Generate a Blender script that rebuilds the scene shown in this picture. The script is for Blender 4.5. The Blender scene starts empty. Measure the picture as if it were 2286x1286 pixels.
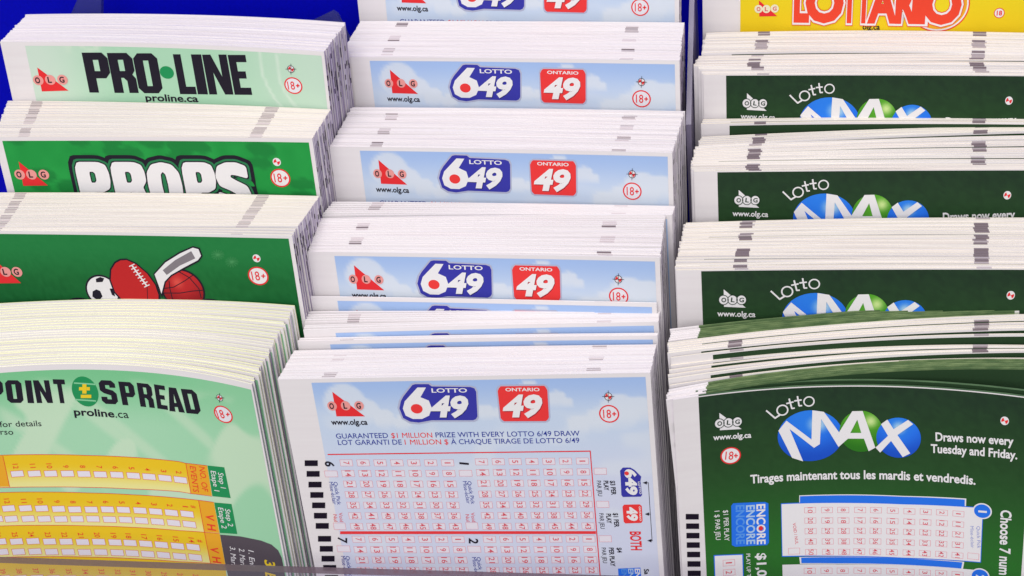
import bpy, bmesh, math, random
import numpy as np
from mathutils import Vector, Matrix
from mathutils.geometry import tessellate_polygon

random.seed(649)
scene = bpy.context.scene
col = scene.collection

# ---------------------------------------------------------------- camera, light, exposure
# Distances are worked out in millimetres in the rack's own directions (along a slip's width, up a slip,
# away through the pile); one Blender unit is one centimetre.
scene.unit_settings.scale_length = 0.01
F_PX, CX, CY = 3100.0, 1143.0, 643.0
DOWN = np.array([667.0, 6657.0, F_PX]); DOWN /= np.linalg.norm(DOWN)
_ux, _uz = 0.98, -0.20
SIDE = np.array([_ux, -(DOWN[0]*_ux + DOWN[2]*_uz)/DOWN[1], _uz]); SIDE /= np.linalg.norm(SIDE)
AWAY = np.cross(SIDE, DOWN)

def ray(p):
    return np.array([(p[0]-CX)/F_PX, (p[1]-CY)/F_PX, 1.0])

def pose(TL, TR, W, mix=0.6, lim=6.0):
    """Where a slip stands (mm): top left corner, edge direction, down direction, away direction, width."""
    rl, rr = ray(TL), ray(TR)
    k = (DOWN@rl)/(DOWN@rr)
    d = k*rr-rl; d /= np.linalg.norm(d)
    yaw = np.arcsin(d@AWAY)*mix
    yaw = max(-np.radians(lim), min(np.radians(lim), yaw))
    ns = AWAY*np.cos(yaw) - SIDE*np.sin(yaw)
    rm = (rl+rr)/2
    pc = rm*(W/(rm@AWAY))
    off = pc@ns
    PL, PR = rl*(off/(rl@ns)), rr*(off/(rr@ns))
    e = PR-PL; w = np.linalg.norm(e); e /= w
    dn = np.cross(ns, e)
    return PL, e, dn, ns, w

def bow(u, v, w, c, L):
    """How far a curled slip stands back from its corners' plane."""
    t = 2*u/w-1
    g = max(0.0, 1-max(v, 0)/L)**1.0
    return c*(1-t*t)*g
LEAN = math.radians(20)                      # the slips lean back in their pockets
AX_U = np.array([1.0, 0, 0])
AX_V = np.array([0, math.sin(LEAN), math.cos(LEAN)])
AX_W = np.array([0, math.cos(LEAN), -math.sin(LEAN)])
CAM = np.array([9.0, -22.0, 40.0])
def to_world(d):
    """A direction in camera axes (right, down, forward) as a world direction."""
    return AX_U*(d@SIDE) - AX_V*(d@DOWN) + AX_W*(d@AWAY)
def rack_point(U, V, W):
    return Vector(CAM + (AX_U*U + AX_V*V + AX_W*W)*0.1)
RIGHT, FWD, UP = (to_world(np.array(a, float)) for a in ((1, 0, 0), (0, 0, 1), (0, -1, 0)))
cd = bpy.data.cameras.new('camera'); cam = bpy.data.objects.new('camera', cd); col.objects.link(cam)
cam.matrix_world = Matrix([[RIGHT[i], UP[i], -FWD[i], CAM[i]] for i in range(3)] + [[0, 0, 0, 1]])
cd.sensor_width = 36.0; cd.lens = 36.0*F_PX/2286.0; cd.clip_start = 0.5; cd.clip_end = 2000
cd.dof.use_dof = True; cd.dof.focus_distance = 31.5; cd.dof.aperture_fstop = 22 * 10
scene.camera = cam

world = bpy.data.worlds.new('World'); scene.world = world; world.use_nodes = True
bg = world.node_tree.nodes['Background']
bg.inputs[0].default_value = (0.95, 0.93, 0.97, 1); bg.inputs[1].default_value = 0.40

def area_lamp(name, loc, target, size, power, colour):
    d = bpy.data.lights.new(name, 'AREA'); d.shape = 'RECTANGLE'; d.size, d.size_y = size; d.energy = power; d.color = colour
    o = bpy.data.objects.new(name, d); col.objects.link(o); o.location = loc
    o.rotation_euler = (Vector(target)-Vector(loc)).to_track_quat('-Z', 'Y').to_euler()
    return o
MID = rack_point(-60, -115, 285)
area_lamp('ceiling_lamp', MID + Vector((-20, 15, 150)), MID, (140, 80), 165000, (1.0, 0.97, 0.94))
area_lamp('shop_lamp', MID + Vector((10, -150, 125)), MID, (200, 110), 172000, (1.0, 0.975, 0.97))
scene.view_settings.view_transform = 'Standard'; scene.view_settings.look = 'None'
scene.view_settings.exposure = 0; scene.view_settings.gamma = 1
scene.render.engine = 'CYCLES'
scene.cycles.max_bounces = 8; scene.cycles.transparent_max_bounces = 24
# ---------------------------------------------------------------- materials
def lin(c):
    return tuple(((x/255)/12.92 if x/255 <= .04045 else ((x/255+.055)/1.055)**2.4) for x in c)
def shade(c, k=1.0):
    return tuple(min(.86, x*k) for x in lin(c)) + (1,)

MATS = {}
def material(name, c, rough=.55, spec=.3, mottled=0.0, k=1.12):
    m = bpy.data.materials.new(name); m.use_nodes = True; nt = m.node_tree; b = nt.nodes['Principled BSDF']
    b.inputs['Base Color'].default_value = shade(c, k); b.inputs['Roughness'].default_value = rough
    b.inputs['Specular IOR Level'].default_value = spec
    if mottled:
        tc = nt.nodes.new('ShaderNodeTexCoord'); n = nt.nodes.new('ShaderNodeTexNoise'); n.inputs['Scale'].default_value = 14; n.inputs['Detail'].default_value = 6
        r = nt.nodes.new('ShaderNodeValToRGB')
        a = shade(c, k)
        r.color_ramp.elements[0].position = .3; r.color_ramp.elements[1].position = .7
        r.color_ramp.elements[0].color = tuple(x*(1-mottled) for x in a[:3])+(1,); r.color_ramp.elements[1].color = tuple(min(.86, x*(1+mottled*.5)) for x in a[:3])+(1,)
        nt.links.new(tc.outputs['Object'], n.inputs['Vector']); nt.links.new(n.outputs['Fac'], r.inputs[0]); nt.links.new(r.outputs[0], b.inputs['Base Color'])
    MATS[name] = m
    return m

INKS = dict(red=(222,48,52), red_ink=(214,92,104), red_line=(226,150,160), red_thick=(226,58,62), red_warm=(228,70,48),
    dark_text=(34,30,42), black_ink=(26,18,34), blue_text=(50,62,150), blue_pale=(140,150,205), ball_pink=(236,150,145), ball_cream=(240,222,190),
    white_print=(226,224,226), white_faint=(222,220,226), paper_print=(222,217,226), logo_grey=(172,176,200), logo_blue=(56,56,158), logo_white=(228,226,230),
    logo_red=(228,58,58), logo_shade=(28,26,96), logo_redshade=(160,44,54), max_dark=(38,60,46), max_blue=(40,112,226), encore_mid=(168,196,236), encore_dim=(84,146,232),
    egg_green=(36,140,84), egg_light=(130,196,150), yellow_ink=(240,196,44), yellow_print=(238,206,36), orange_ink=(240,164,44), dark_grey_ink=(84,76,84),
    ball_red=(186,40,42), stick_grey=(128,122,128), flake=(74,150,92), props_ring=(44,118,76))
for n, c in INKS.items(): material(n, c, .6, .10)
for n, c in dict(sky=(168,194,230), maxgreen=(40,64,40), pointspread=(150,205,165), proline=(172,208,180), props=(36,146,66), sports=(30,112,56), yellow=(232,202,32)).items():
    material(n, c, .6, .10)

def paper(name, c, streak, amount=.10, k=1.12, scale=(.12, 1, 3)):
    """Cut or plain paper: a tint that changes a little from sheet to sheet and in long streaks along the cut."""
    m = bpy.data.materials.new(name); m.use_nodes = True; nt = m.node_tree; b = nt.nodes['Principled BSDF']
    b.inputs['Roughness'].default_value = .75; b.inputs['Specular IOR Level'].default_value = .15
    tc = nt.nodes.new('ShaderNodeTexCoord'); mp = nt.nodes.new('ShaderNodeMapping'); mp.inputs['Scale'].default_value = scale
    oi = nt.nodes.new('ShaderNodeObjectInfo'); ad = nt.nodes.new('ShaderNodeVectorMath'); ad.operation = 'ADD'
    mu = nt.nodes.new('ShaderNodeMath'); mu.operation = 'MULTIPLY'; mu.inputs[1].default_value = 57
    n = nt.nodes.new('ShaderNodeTexNoise'); n.inputs['Scale'].default_value = 2.2; n.inputs['Detail'].default_value = 2.5
    r = nt.nodes.new('ShaderNodeMapRange'); r.inputs['From Min'].default_value = .32; r.inputs['From Max'].default_value = .72
    sm = nt.nodes.new('ShaderNodeMath'); sm.operation = 'MULTIPLY_ADD'; sm.inputs[1].default_value = .45
    mx = nt.nodes.new('ShaderNodeMix'); mx.data_type = 'RGBA'
    mx.inputs[6].default_value = shade(c, k); mx.inputs[7].default_value = shade(streak, k)
    L = nt.links.new
    L(tc.outputs['Object'], mp.inputs[0]); L(oi.outputs['Random'], mu.inputs[0]); L(mp.outputs[0], ad.inputs[0]); L(mu.outputs[0], ad.inputs[1])
    L(ad.outputs[0], n.inputs['Vector']); L(n.outputs['Fac'], r.inputs[0]); L(oi.outputs['Random'], sm.inputs[0]); L(r.outputs[0], sm.inputs[2])
    mm = nt.nodes.new('ShaderNodeMath'); mm.operation = 'MULTIPLY'; mm.inputs[1].default_value = amount; mm.use_clamp = True
    L(sm.outputs[0], mm.inputs[0]); L(mm.outputs[0], mx.inputs[0]); L(mx.outputs[2], b.inputs['Base Color'])
    MATS[name] = m
paper('paper_face', (225,221,222), (218,212,214), .5)
paper('edge_white', (231,223,225), (218,209,212), .6)
paper('edge_cream', (231,222,210), (217,206,193), .55)
paper('edge_lime', (229,227,178), (222,226,186), .9, scale=(.08, 1, 1.5))
paper('edge_pale', (230,225,208), (222,222,196), .8)
paper('edge_green', (122,141,97), (80,104,68), 1.0, scale=(1.2, 3, 3))
paper('edge_dark', (58,84,60), (92,120,86), .8, scale=(.8, 3, 3))
paper('edge_mint', (176,214,178), (150,196,160), .8)
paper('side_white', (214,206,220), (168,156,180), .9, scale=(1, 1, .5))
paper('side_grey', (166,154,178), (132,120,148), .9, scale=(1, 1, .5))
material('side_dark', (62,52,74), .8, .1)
material('mark_light', (206,196,200), .8, .1); material('mark_mid', (176,166,170), .8, .1); material('mark_dark', (128,116,122), .8, .1)
material('rack_plastic', (70,64,84), .35, .5, .2)
material('blue_board', (3,7,184), .5, .05, .10, k=1.0)
m = bpy.data.materials.new('printed_colours'); m.use_nodes = True; nt = m.node_tree
at = nt.nodes.new('ShaderNodeAttribute'); at.attribute_name = 'print'
nt.links.new(at.outputs['Color'], nt.nodes['Principled BSDF'].inputs['Base Color'])
nt.nodes['Principled BSDF'].inputs['Roughness'].default_value = .6; nt.nodes['Principled BSDF'].inputs['Specular IOR Level'].default_value = .10
MATS['printed_colours'] = m
def acrylic(name, tint, solid, solid_col):
    m = bpy.data.materials.new(name); m.use_nodes = True; nt = m.node_tree; out = nt.nodes['Material Output']; b = nt.nodes['Principled BSDF']
    tr = nt.nodes.new('ShaderNodeBsdfTransparent'); tr.inputs[0].default_value = tint + (1,)
    gl = nt.nodes.new('ShaderNodeBsdfGlossy'); gl.inputs['Roughness'].default_value = .06
    a = nt.nodes.new('ShaderNodeMixShader'); s = nt.nodes.new('ShaderNodeMixShader'); s.inputs[0].default_value = solid
    b.inputs['Base Color'].default_value = shade(solid_col); b.inputs['Roughness'].default_value = .4
    a.inputs[0].default_value = .05; nt.links.new(tr.outputs[0], a.inputs[1]); nt.links.new(gl.outputs[0], a.inputs[2])
    nt.links.new(a.outputs[0], s.inputs[1]); nt.links.new(b.outputs[0], s.inputs[2]); nt.links.new(s.outputs[0], out.inputs[0])
    MATS[name] = m
acrylic('clear_acrylic', (.93, .92, .96), .04, (180,176,190))
acrylic('acrylic_cut_edge', (.75, .72, .82), .84, (98,80,92))
acrylic('acrylic_divider', (.80, .80, .90), .34, (78,82,136))
acrylic('frosted_acrylic', (.72, .70, .80), .62, (150,140,168))

# ---------------------------------------------------------------- mesh helpers
def link_mesh(name, verts, faces, mats, fm=None, parent=None, colours=None, smooth=False):
    me = bpy.data.meshes.new(name); me.from_pydata([tuple(map(float, v)) for v in verts], [], faces)
    for q in mats: me.materials.append(MATS[q])
    if fm: me.polygons.foreach_set('material_index', fm)
    if colours is not None:
        at = me.color_attributes.new('print', 'FLOAT_COLOR', 'POINT')
        at.data.foreach_set('color', np.asarray(colours, dtype=np.float32).ravel())
    if smooth: me.polygons.foreach_set('use_smooth', [True]*len(me.polygons))
    me.update()
    o = bpy.data.objects.new(name, me); col.objects.link(o)
    if parent: o.parent = parent
    return o

def rack_box(name, u, v, w, mat, parent, edge=None):
    c = [rack_point(U, V, W) for W in w for V in v for U in u]
    f = [(0,1,3,2), (4,6,7,5), (0,4,5,1), (2,3,7,6), (0,2,6,4), (1,5,7,3)]
    return link_mesh(name, c, f, [mat, edge or mat], [0,0,0,1,0,0], parent)

# ---------------------------------------------------------------- the rack and the board behind it
def plane_hit(p, W):
    r = ray(p); q = r*(W/(r@AWAY)); return q@SIDE, -(q@DOWN), W
board = rack_box('back_panel', (-330, 140), (-330, 80), (345, 349), 'blue_board', None)
board['label'] = 'deep blue board standing upright behind the rows of slips'; board['category'] = 'board'

rack = bpy.data.objects.new('display_rack', None); col.objects.link(rack)
rack['label'] = 'clear acrylic slip rack with a low front lip and stepped pockets'; rack['category'] = 'rack'
FLOORS = [(200, 274.3, -295), (274.3, 291, -276), (291, 309.5, -256), (309.5, 327, -238), (327, 341, -222)]
for w0, w1, fl in FLOORS:
    rack_box('pocket_floor', (-222, 70), (-312, fl), (max(w0, 244.5)+.05, w1), 'rack_plastic', rack)
# front lip: its top edge runs across the bottom of the picture, a little lower on the right
LW0, LW1 = 246.0, 248.4
pts = [plane_hit((-60, 1241), LW1), plane_hit((330, 1254), LW1), plane_hit((640, 1264), LW1), plane_hit((1560, 1290), LW1), plane_hit((2420, 1330), LW1)]
vs, fs, fm = [], [], []
for U, V, _ in pts:
    for W in (LW1, LW0):
        vs.append(rack_point(U, V, W)); vs.append(rack_point(U, -312, W))
for i in range(len(pts)-1):
    a, b = i*4, i*4+4
    fs += [(a, b, b+2, a+2), (a, a+1, b+1, b), (a+2, b+2, b+3, a+3)]; fm += [1, 0, 0]
link_mesh('front_lip', vs, fs, ['clear_acrylic', 'acrylic_cut_edge'], fm, rack)
def sheet_part(name, pix, W, t, mat, parent):
    f = [rack_point(*plane_hit(p, W)) for p in pix]
    d = rack_point(0, 0, t)-rack_point(0, 0, 0)
    n = len(f); vs = f+[q+d for q in f]
    fs = [tuple(range(n)), tuple(range(2*n-1, n-1, -1))]+[(i, i+n, (i+1) % n+n, (i+1) % n) for i in range(n)]
    return link_mesh(name, vs, fs, [mat], None, parent)
sheet_part('pocket_divider', [(560,120),(690,50),(741,25),(752,32),(788,105),(790,260),(560,260)], 327, 1.5, 'acrylic_divider', rack)
sheet_part('pocket_divider', [(156,120),(156,36),(172,0),(184,-24),(226,-24),(226,120)], 331, 1.5, 'acrylic_divider', rack)

vs = [rack_point(U, V, W) for U in (-24.5, -23.3) for V, W in ((-290, 306), (-104, 306), (-72, 341), (-290, 341))]
link_mesh('column_divider', vs, [(0,1,2,3), (7,6,5,4), (0,4,5,1), (1,5,6,2), (2,6,7,3), (3,7,4,0)], ['frosted_acrylic'], None, rack)

# ---------------------------------------------------------------- printed colours
def sm(a, b, x):
    t = max(0., min(1., (x-a)/(b-a))); return t*t*(3-2*t)
def mix(a, b, t): return tuple(x+(y-x)*t for x, y in zip(a, b))
def hash2(i, j):
    x = math.sin(i*127.1+j*311.7)*43758.5453; return x-math.floor(x)
def vnoise(x, y):
    i, j = math.floor(x), math.floor(y); f, g = x-i, y-j; f = f*f*(3-2*f); g = g*g*(3-2*g)
    return (hash2(i,j)*(1-f)+hash2(i+1,j)*f)*(1-g)+(hash2(i,j+1)*(1-f)+hash2(i+1,j+1)*f)*g
CLOUDS = [(14.6,6.2,4.9),(19.0,8.6,3.4),(23,10.6,2.6),(27,11.6,2.0),(46.2,9.2,2.1),(49,9.6,1.4),(62.3,6.2,2.3),(64.4,7.0,1.3),(56.6,3.2,2.0),(75.6,9.6,4.6),(80,9,3.4),(71,11.6,3.2),(66.5,12.8,2.6)]
def sky(u, v, w):
    c = mix((157,184,229), (192,207,234), sm(.5, 11, v)); c = mix(c, (203,208,230), sm(10, 32, v))
    k = 0
    for x, y, r in CLOUDS:
        d = math.hypot(u-x, v-y)/r
        k = max(k, (1-sm(.90, 1.08, d))*(1-sm(y+r*.1, y+r*1.1, v)*.75))
    n = vnoise(u*.18, v*.25)
    k = max(k*.75, .5*sm(.5, .85, n)*sm(7, 12, v))
    return mix(c, (214,220,238), k)
def maxgreen(u, v, w):
    c = mix((33,52,38), (36,65,36), sm(0, 14, v)); c = mix(c, (42,108,40), sm(12, 44, v))
    return mix(c, (52,92,50), .25*vnoise(u*1.1, v*1.1))
def pointspread(u, v, w):
    c = mix((118,190,138), (160,208,172), sm(1, 17, v)); c = mix(c, (150,205,165), sm(50, 85, u)*.6)
    k = .8*sm(.56, .70, vnoise((u+v*.8)*.12+3, (v-u*.9)*.055+7))*sm(3, 9, v)
    for a, b in ((40, 12), (52, 20), (63, 10), (30, 22)):
        d = abs((v-b)-(u-a)*.9)/1.4
        k = max(k, .55*(1-sm(.5, 2.6, d))*(1-sm(9, 13, abs(u-a))))
    return mix(c, (196,218,190), k*sm(2.5, 6, v))
def proline(u, v, w):
    c = mix((196,216,200), (164,206,176), sm(8, 34, u)); c = mix(c, (188,214,194), sm(52, 86, u))
    for r0, x0, y0 in ((17, 87, 3), (12.5, 87, 5)):
        d = abs(math.hypot(u-x0, v-y0)-r0); c = mix(c, (212,226,212), .6*(1-sm(.15, .55, d)))
    k = vnoise(u*.5, v*1.4)
    return mix(c, (214,224,206), .55*sm(.5, .8, k)*(1-sm(1.0, 4.0, v))*sm(14, 20, u)*(1-sm(28, 36, u)))
BLOBS = [(random.uniform(3, 83), random.uniform(0, 17), random.uniform(2.6, 4.6)) for _ in range(30)]
def props(u, v, w):
    c = mix((40,152,70), (32,140,62), vnoise(u*.3, v*.3)); k = 0
    for i, (x, y, r) in enumerate(BLOBS):
        a = (u-x)+(v-y)*.25; b = (v-y)-(u-x)*.2
        k = max(k, 1-sm(.82, 1.05, math.hypot(a/r, b/(r*.5))))
    return mix(c, (28,120,56), k*.8)
def sports(u, v, w):
    c = mix((34,120,62), (22,92,44), sm(3, 15, v)); return mix(c, (46,130,70), .3*vnoise(u*1.3, v*1.3))
def yellow(u, v, w): return mix((236,206,36), (226,194,30), sm(2, 14, v))
PANEL = dict(sky=sky, maxgreen=maxgreen, pointspread=pointspread, proline=proline, props=props, sports=sports, yellow=yellow)
BALLS = dict(ball_blue=((44,124,240), (28,78,190), (196,222,252)), ball_green=((84,160,44), (44,112,30), (214,232,160)), ball_red=((188,44,46), (128,24,30), (216,84,74)))

OCT = {'P': ([(0,0),(.39,0),(.39,.36),(.8,.36),(1,.5),(1,.86),(.8,1),(0,1)], [(.39,.54),(.61,.54),(.61,.82),(.39,.82)]),
 'R': ([(0,0),(.39,0),(.39,.38),(.5,.38),(.62,.3),(.62,0),(1,0),(1,.36),(.88,.46),(1,.56),(1,.86),(.8,1),(0,1)], [(.39,.55),(.61,.55),(.61,.83),(.39,.83)]),
 'O': ([(.2,0),(.8,0),(1,.13),(1,.87),(.8,1),(.2,1),(0,.87),(0,.13)], [(.39,.18),(.61,.18),(.61,.82),(.39,.82)]),
 'L': ([(0,0),(1,0),(1,.19),(.45,.19),(.45,1),(0,1)],), 'I': ([(0,0),(1,0),(1,1),(0,1)],),
 'N': ([(0,0),(.33,0),(.33,.55),(.66,0),(1,0),(1,1),(.67,1),(.67,.45),(.34,1),(0,1)],),
 'E': ([(0,0),(1,0),(1,.18),(.42,.18),(.42,.41),(.85,.41),(.85,.59),(.42,.59),(.42,.82),(1,.82),(1,1),(0,1)],),
 'T': ([(.31,0),(.69,0),(.69,.8),(1,.8),(1,1),(0,1),(0,.8),(.31,.8)],),
 'S': ([(0,.13),(.2,0),(.8,0),(1,.13),(1,.45),(.8,.58),(.37,.66),(.37,.8),(.63,.8),(.63,.7),(1,.7),(1,.87),(.8,1),(.2,1),(0,.87),(0,.57),(.2,.46),(.63,.37),(.63,.2),(.37,.2),(.37,.3),(0,.3)],),
 'A': ([(0,0),(.39,0),(.4,.2),(.6,.2),(.61,0),(1,0),(.74,1),(.26,1)], [(.43,.37),(.57,.37),(.5,.75)]),
 'D': ([(0,0),(.75,0),(1,.16),(1,.84),(.75,1),(0,1)], [(.37,.18),(.63,.18),(.63,.82),(.37,.82)])}

def tess(contours):
    pts = [Vector((x, y, 0)) for c in contours for (x, y) in c]
    tri = tessellate_polygon([[Vector((x, y, 0)) for x, y in c] for c in contours])
    return [(p.x, p.y) for p in pts], [tuple(t) for t in tri]

STYLE = {'n': (0.004, 0), 'w': (.005, 0), 'b': (.026, 0), 'bw': (.02, 0), 'x': (.05, 0), 'xi': (.045, .22), 's3': (.07, 0), 's2': (.10, 0), 's1': (.165, 0), 'l3': (.05, 0), 'l2': (.09, 0), 'l1': (.105, 0)}
GLYPHS = {}
def raw_text(t, offset, shear):
    cu = bpy.data.curves.new('t', 'FONT'); cu.body = t; cu.size = 1; cu.offset = offset; cu.shear = shear; cu.resolution_u = 3; cu.fill_mode = 'FRONT'
    o = bpy.data.objects.new('t', cu); col.objects.link(o)
    dg = bpy.context.evaluated_depsgraph_get(); ev = o.evaluated_get(dg); me = ev.to_mesh()
    v = np.array([q.co[:2] for q in me.vertices]).reshape(-1, 2); f = [tuple(p.vertices) for p in me.polygons]
    ev.to_mesh_clear(); bpy.data.objects.remove(o); bpy.data.curves.remove(cu)
    return v, f
CAP = None
def glyphs(t, style):
    """Flat outline of a line of text, x from 0 to 1, y in cap heights."""
    global CAP
    if CAP is None: CAP = raw_text('H', 0, 0)[0][:, 1].max()
    k = (t, style)
    if k not in GLYPHS:
        off, sh = STYLE[style]
        if 'M' in t and style[0] not in 'sl': off = 0
        v, f = raw_text(t, off, sh)
        base = raw_text(t, 0, sh)[0] if style[0] in 'sl' else v
        x0, x1 = base[:, 0].min(), base[:, 0].max()
        y0 = off if style[0] not in 'sl' else 0
        v = np.stack([(v[:, 0]-x0)/max(1e-6, x1-x0), v[:, 1]/CAP], 1)
        if style[0] not in 'sl': v[:, 1] = (v[:, 1]+off/CAP)/(1+2*off/CAP)
        GLYPHS[k] = (v, f)
    return GLYPHS[k]

def rounded(c, n=3):
    for _ in range(n):
        c = [q for a, b in zip(c, c[1:]+c[:1]) for q in ((a[0]*.86+b[0]*.14, a[1]*.86+b[1]*.14), (a[0]*.14+b[0]*.86, a[1]*.14+b[1]*.86))]
    return c
def area2(c): return sum(a[0]*b[1]-b[0]*a[1] for a, b in zip(c, c[1:]+c[:1]))
def rimmed(t, w, h, grow):
    """A slab letter w by h mm, its outline pushed out by grow mm."""
    out = []
    for k, c in enumerate(SLAB[t]):
        c = [(x*w, y*h) for x, y in c]
        if area2(c) < 0: c = c[::-1]
        g = grow if k == 0 else -grow; n = len(c); r = []
        if k and min(max(q[0] for q in c)-min(q[0] for q in c), max(q[1] for q in c)-min(q[1] for q in c)) < 2*grow+.1: continue
        for i in range(n):
            a, b, d = c[i-1], c[i], c[(i+1) % n]
            e0 = (b[0]-a[0], b[1]-a[1]); e1 = (d[0]-b[0], d[1]-b[1]); l0 = math.hypot(*e0) or 1; l1 = math.hypot(*e1) or 1
            n0 = (e0[1]/l0, -e0[0]/l0); n1 = (e1[1]/l1, -e1[0]/l1); m = (n0[0]+n1[0], n0[1]+n1[1]); q = max(.55, (m[0]*m[0]+m[1]*m[1])/2)
            r.append((b[0]+m[0]/q*g, b[1]+m[1]/q*g))
        out.append(rounded(r, 2))
    return tess(out)
SLAB = {'P': ([(0,0),(.42,0),(.42,.36),(.72,.36),(.94,.44),(1,.6),(1,.78),(.94,.94),(.74,1),(0,1)], [(.38,.54),(.54,.54),(.61,.6),(.61,.76),(.54,.82),(.38,.82)]),
 'R': ([(0,0),(.42,0),(.42,.36),(.52,.36),(.6,.0),(1,0),(.9,.36),(.86,.46),(1,.6),(1,.8),(.94,.94),(.74,1),(0,1)], [(.38,.54),(.54,.54),(.61,.6),(.61,.76),(.54,.82),(.38,.82)]),
 'O': ([(.5,0),(.8,.05),(.97,.22),(1,.5),(.97,.78),(.8,.95),(.5,1),(.2,.95),(.03,.78),(0,.5),(.03,.22),(.2,.05)], [(.5,.17),(.6,.25),(.62,.5),(.6,.75),(.5,.83),(.4,.75),(.38,.5),(.4,.25)]),
 'S': ([(0,.08),(.3,0),(.65,0),(.92,.1),(1,.3),(.92,.48),(.6,.6),(.42,.68),(.46,.76),(.64,.75),(.98,.68),(.98,.92),(.7,1),(.38,1),(.1,.92),(0,.7),(.08,.5),(.4,.4),(.58,.32),(.54,.24),(.36,.25),(0,.34)],)}
LETTER_LIFT = [0]
class Slip:
    """One slip's own flat coordinates: u mm from its left edge, v mm down from its top edge."""
    def __init__(s, obj, w, c, L, ref_w, vs=1.0, du=0.0, wave=(0, 1, 0)):
        s.du, s.shift = du, du
        s.o, s.w, s.c, s.L, s.k, s.vs, s.wave = obj, w, c, L, w/ref_w, vs, wave
        s.parts = {}
    def at(s, u, v, h):
        u = min((u+s.shift)*s.k, s.w-.02); v = v*s.vs
        y = bow(u, v, s.w, s.c, 150.0)+s.wave[0]*math.sin(s.wave[1]*u+s.wave[2])*max(0, 1-v/60)
        dy = s.c*(-2)*(2*u/s.w-1)*(2/s.w)*max(0, 1-max(v, 0)/150)
        l = math.hypot(1, dy)
        return ((u-s.w/2+h*dy/l)*.1, (y-h/l)*.1, (s.L-v)*.1)
    def add(s, part, mat, h, pts, faces, colours=None):
        if faces and len(pts) and s.c > 1.5 and colours is None:
            xs = [p[0] for p in pts]
            if max(xs)-min(xs) > 2.5: pts, faces = s.cut(pts, faces, min(xs), max(xs))
        P = s.parts.setdefault(part, dict(v=[], f=[], m=[], mats=[], col=[]))
        if mat not in P['mats']: P['mats'].append(mat)
        n = len(P['v']); P['v'] += [s.at(u, v, h) for u, v in pts]; P['f'] += [tuple(n+i for i in f) for f in faces]
        P['m'] += [P['mats'].index(mat)]*len(faces)
        P['col'] += (list(colours) if colours is not None else [(1, 1, 1, 1)]*len(pts))
    def cut(s, pts, faces, x0, x1):
        bm = bmesh.new(); V = [bm.verts.new((p[0], p[1], 0)) for p in pts]
        for f in faces:
            try: bm.faces.new([V[i] for i in f])
            except ValueError: pass
        x = math.floor(x0/1.6)*1.6+1.6
        while x < x1:
            bmesh.ops.bisect_plane(bm, geom=bm.verts[:]+bm.edges[:]+bm.faces[:], plane_co=(x, 0, 0), plane_no=(1, 0, 0)); x += 1.6
        bm.verts.index_update()
        r = ([(v.co.x, v.co.y) for v in bm.verts], [tuple(v.index for v in f.verts) for f in bm.faces]); bm.free(); return r
    def draw(s, q):
        s.shift = 0.0 if q[0] == 'panel' else s.du
        kind = q[0]; H = lambda lay: .03+.018*lay
        if kind == 'panel':
            _, fn, u0, v0, u1 = q; f = PANEL[fn]; step = .75
            us = list(np.linspace(u0, u1, int((u1-u0)/step)+2)); vmax = 62.0
            vs = list(np.linspace(v0, vmax, int((vmax-v0)/step)+2))+list(np.linspace(vmax+4, s.L/s.vs-1, 14))
            pts = [(u, v) for v in vs for u in us]; n = len(us)
            cols = [shade(f(u, min(v, 70), 83), 1.12) for u, v in pts]
            s.add('printed_panel', 'printed_colours', .03, pts, [(j*n+i, j*n+n+i, j*n+n+i+1, j*n+i+1) for j in range(len(vs)-1) for i in range(n-1)], cols)
        elif kind == 'p':
            _, part, mat, lay, cs = q; s.add(part, mat, H(lay), *tess(cs))
        elif kind == 'e':
            _, part, mat, lay, u, v, ru, rv, hole = q; n = 40
            o = [(u+ru*math.cos(i*2*math.pi/n), v+rv*math.sin(i*2*math.pi/n)) for i in range(n)]
            if hole:
                i_ = [(u+ru*hole*math.cos(i*2*math.pi/n), v+rv*hole*math.sin(i*2*math.pi/n)) for i in range(n)]
                s.add(part, mat, H(lay), o+i_, [(i, (i+1) % n, n+(i+1) % n, n+i) for i in range(n)])
            else: s.add(part, mat, H(lay), o+[(u, v)], [(i, (i+1) % n, n) for i in range(n)])
        elif kind == 'ball':
            _, part, mat, lay, u, v, ru, rv, hx, hy = q; n, R = 40, 10; base, edge, hi = BALLS[mat]
            pts, cols, fs = [], [], []
            for r in range(R+1):
                for i in range(n):
                    a = i*2*math.pi/n; x, y = r/R*math.cos(a), r/R*math.sin(a); pts.append((u+ru*x, v+rv*y))
                    c = mix(base, edge, sm(-.2, 1.0, y*.6+math.hypot(x, y)*.5)); c = mix(c, hi, .9*(1-sm(.0, .46, math.hypot(x-hx, y-hy))))
                    cols.append(shade(c, 1.12))
            fs = [(r*n+i, r*n+(i+1) % n, r*n+n+(i+1) % n, r*n+n+i) for r in range(R) for i in range(n)]
            s.add(part, 'printed_colours', H(lay), pts, fs, cols)
        elif kind == 'band':
            _, part, mat, lay, T, B = q; R = 8; n = 60
            ts = [np.interp(np.linspace(0, len(T)-1, n), range(len(T)), [p[k] for p in T]) for k in (0, 1)]
            bs = [np.interp(np.linspace(0, len(B)-1, n), range(len(B)), [p[k] for p in B]) for k in (0, 1)]
            pts, cols = [], []
            for r in range(R+1):
                t = r/R
                for i in range(n):
                    pts.append((max(1.0, ts[0][i]*(1-t)+bs[0][i]*t), ts[1][i]*(1-t)+bs[1][i]*t)); cols.append(shade(mix((240,190,38), (238,222,150), sm(.25, 1, t)), 1.12))
            s.add(part, 'printed_colours', H(lay), pts, [(r*n+i, r*n+n+i, r*n+n+i+1, r*n+i+1) for r in range(R) for i in range(n-1)], cols)
        elif kind == 'b':
            _, part, mat, fill, lay, u, v, a, b = q; k = .085
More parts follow.
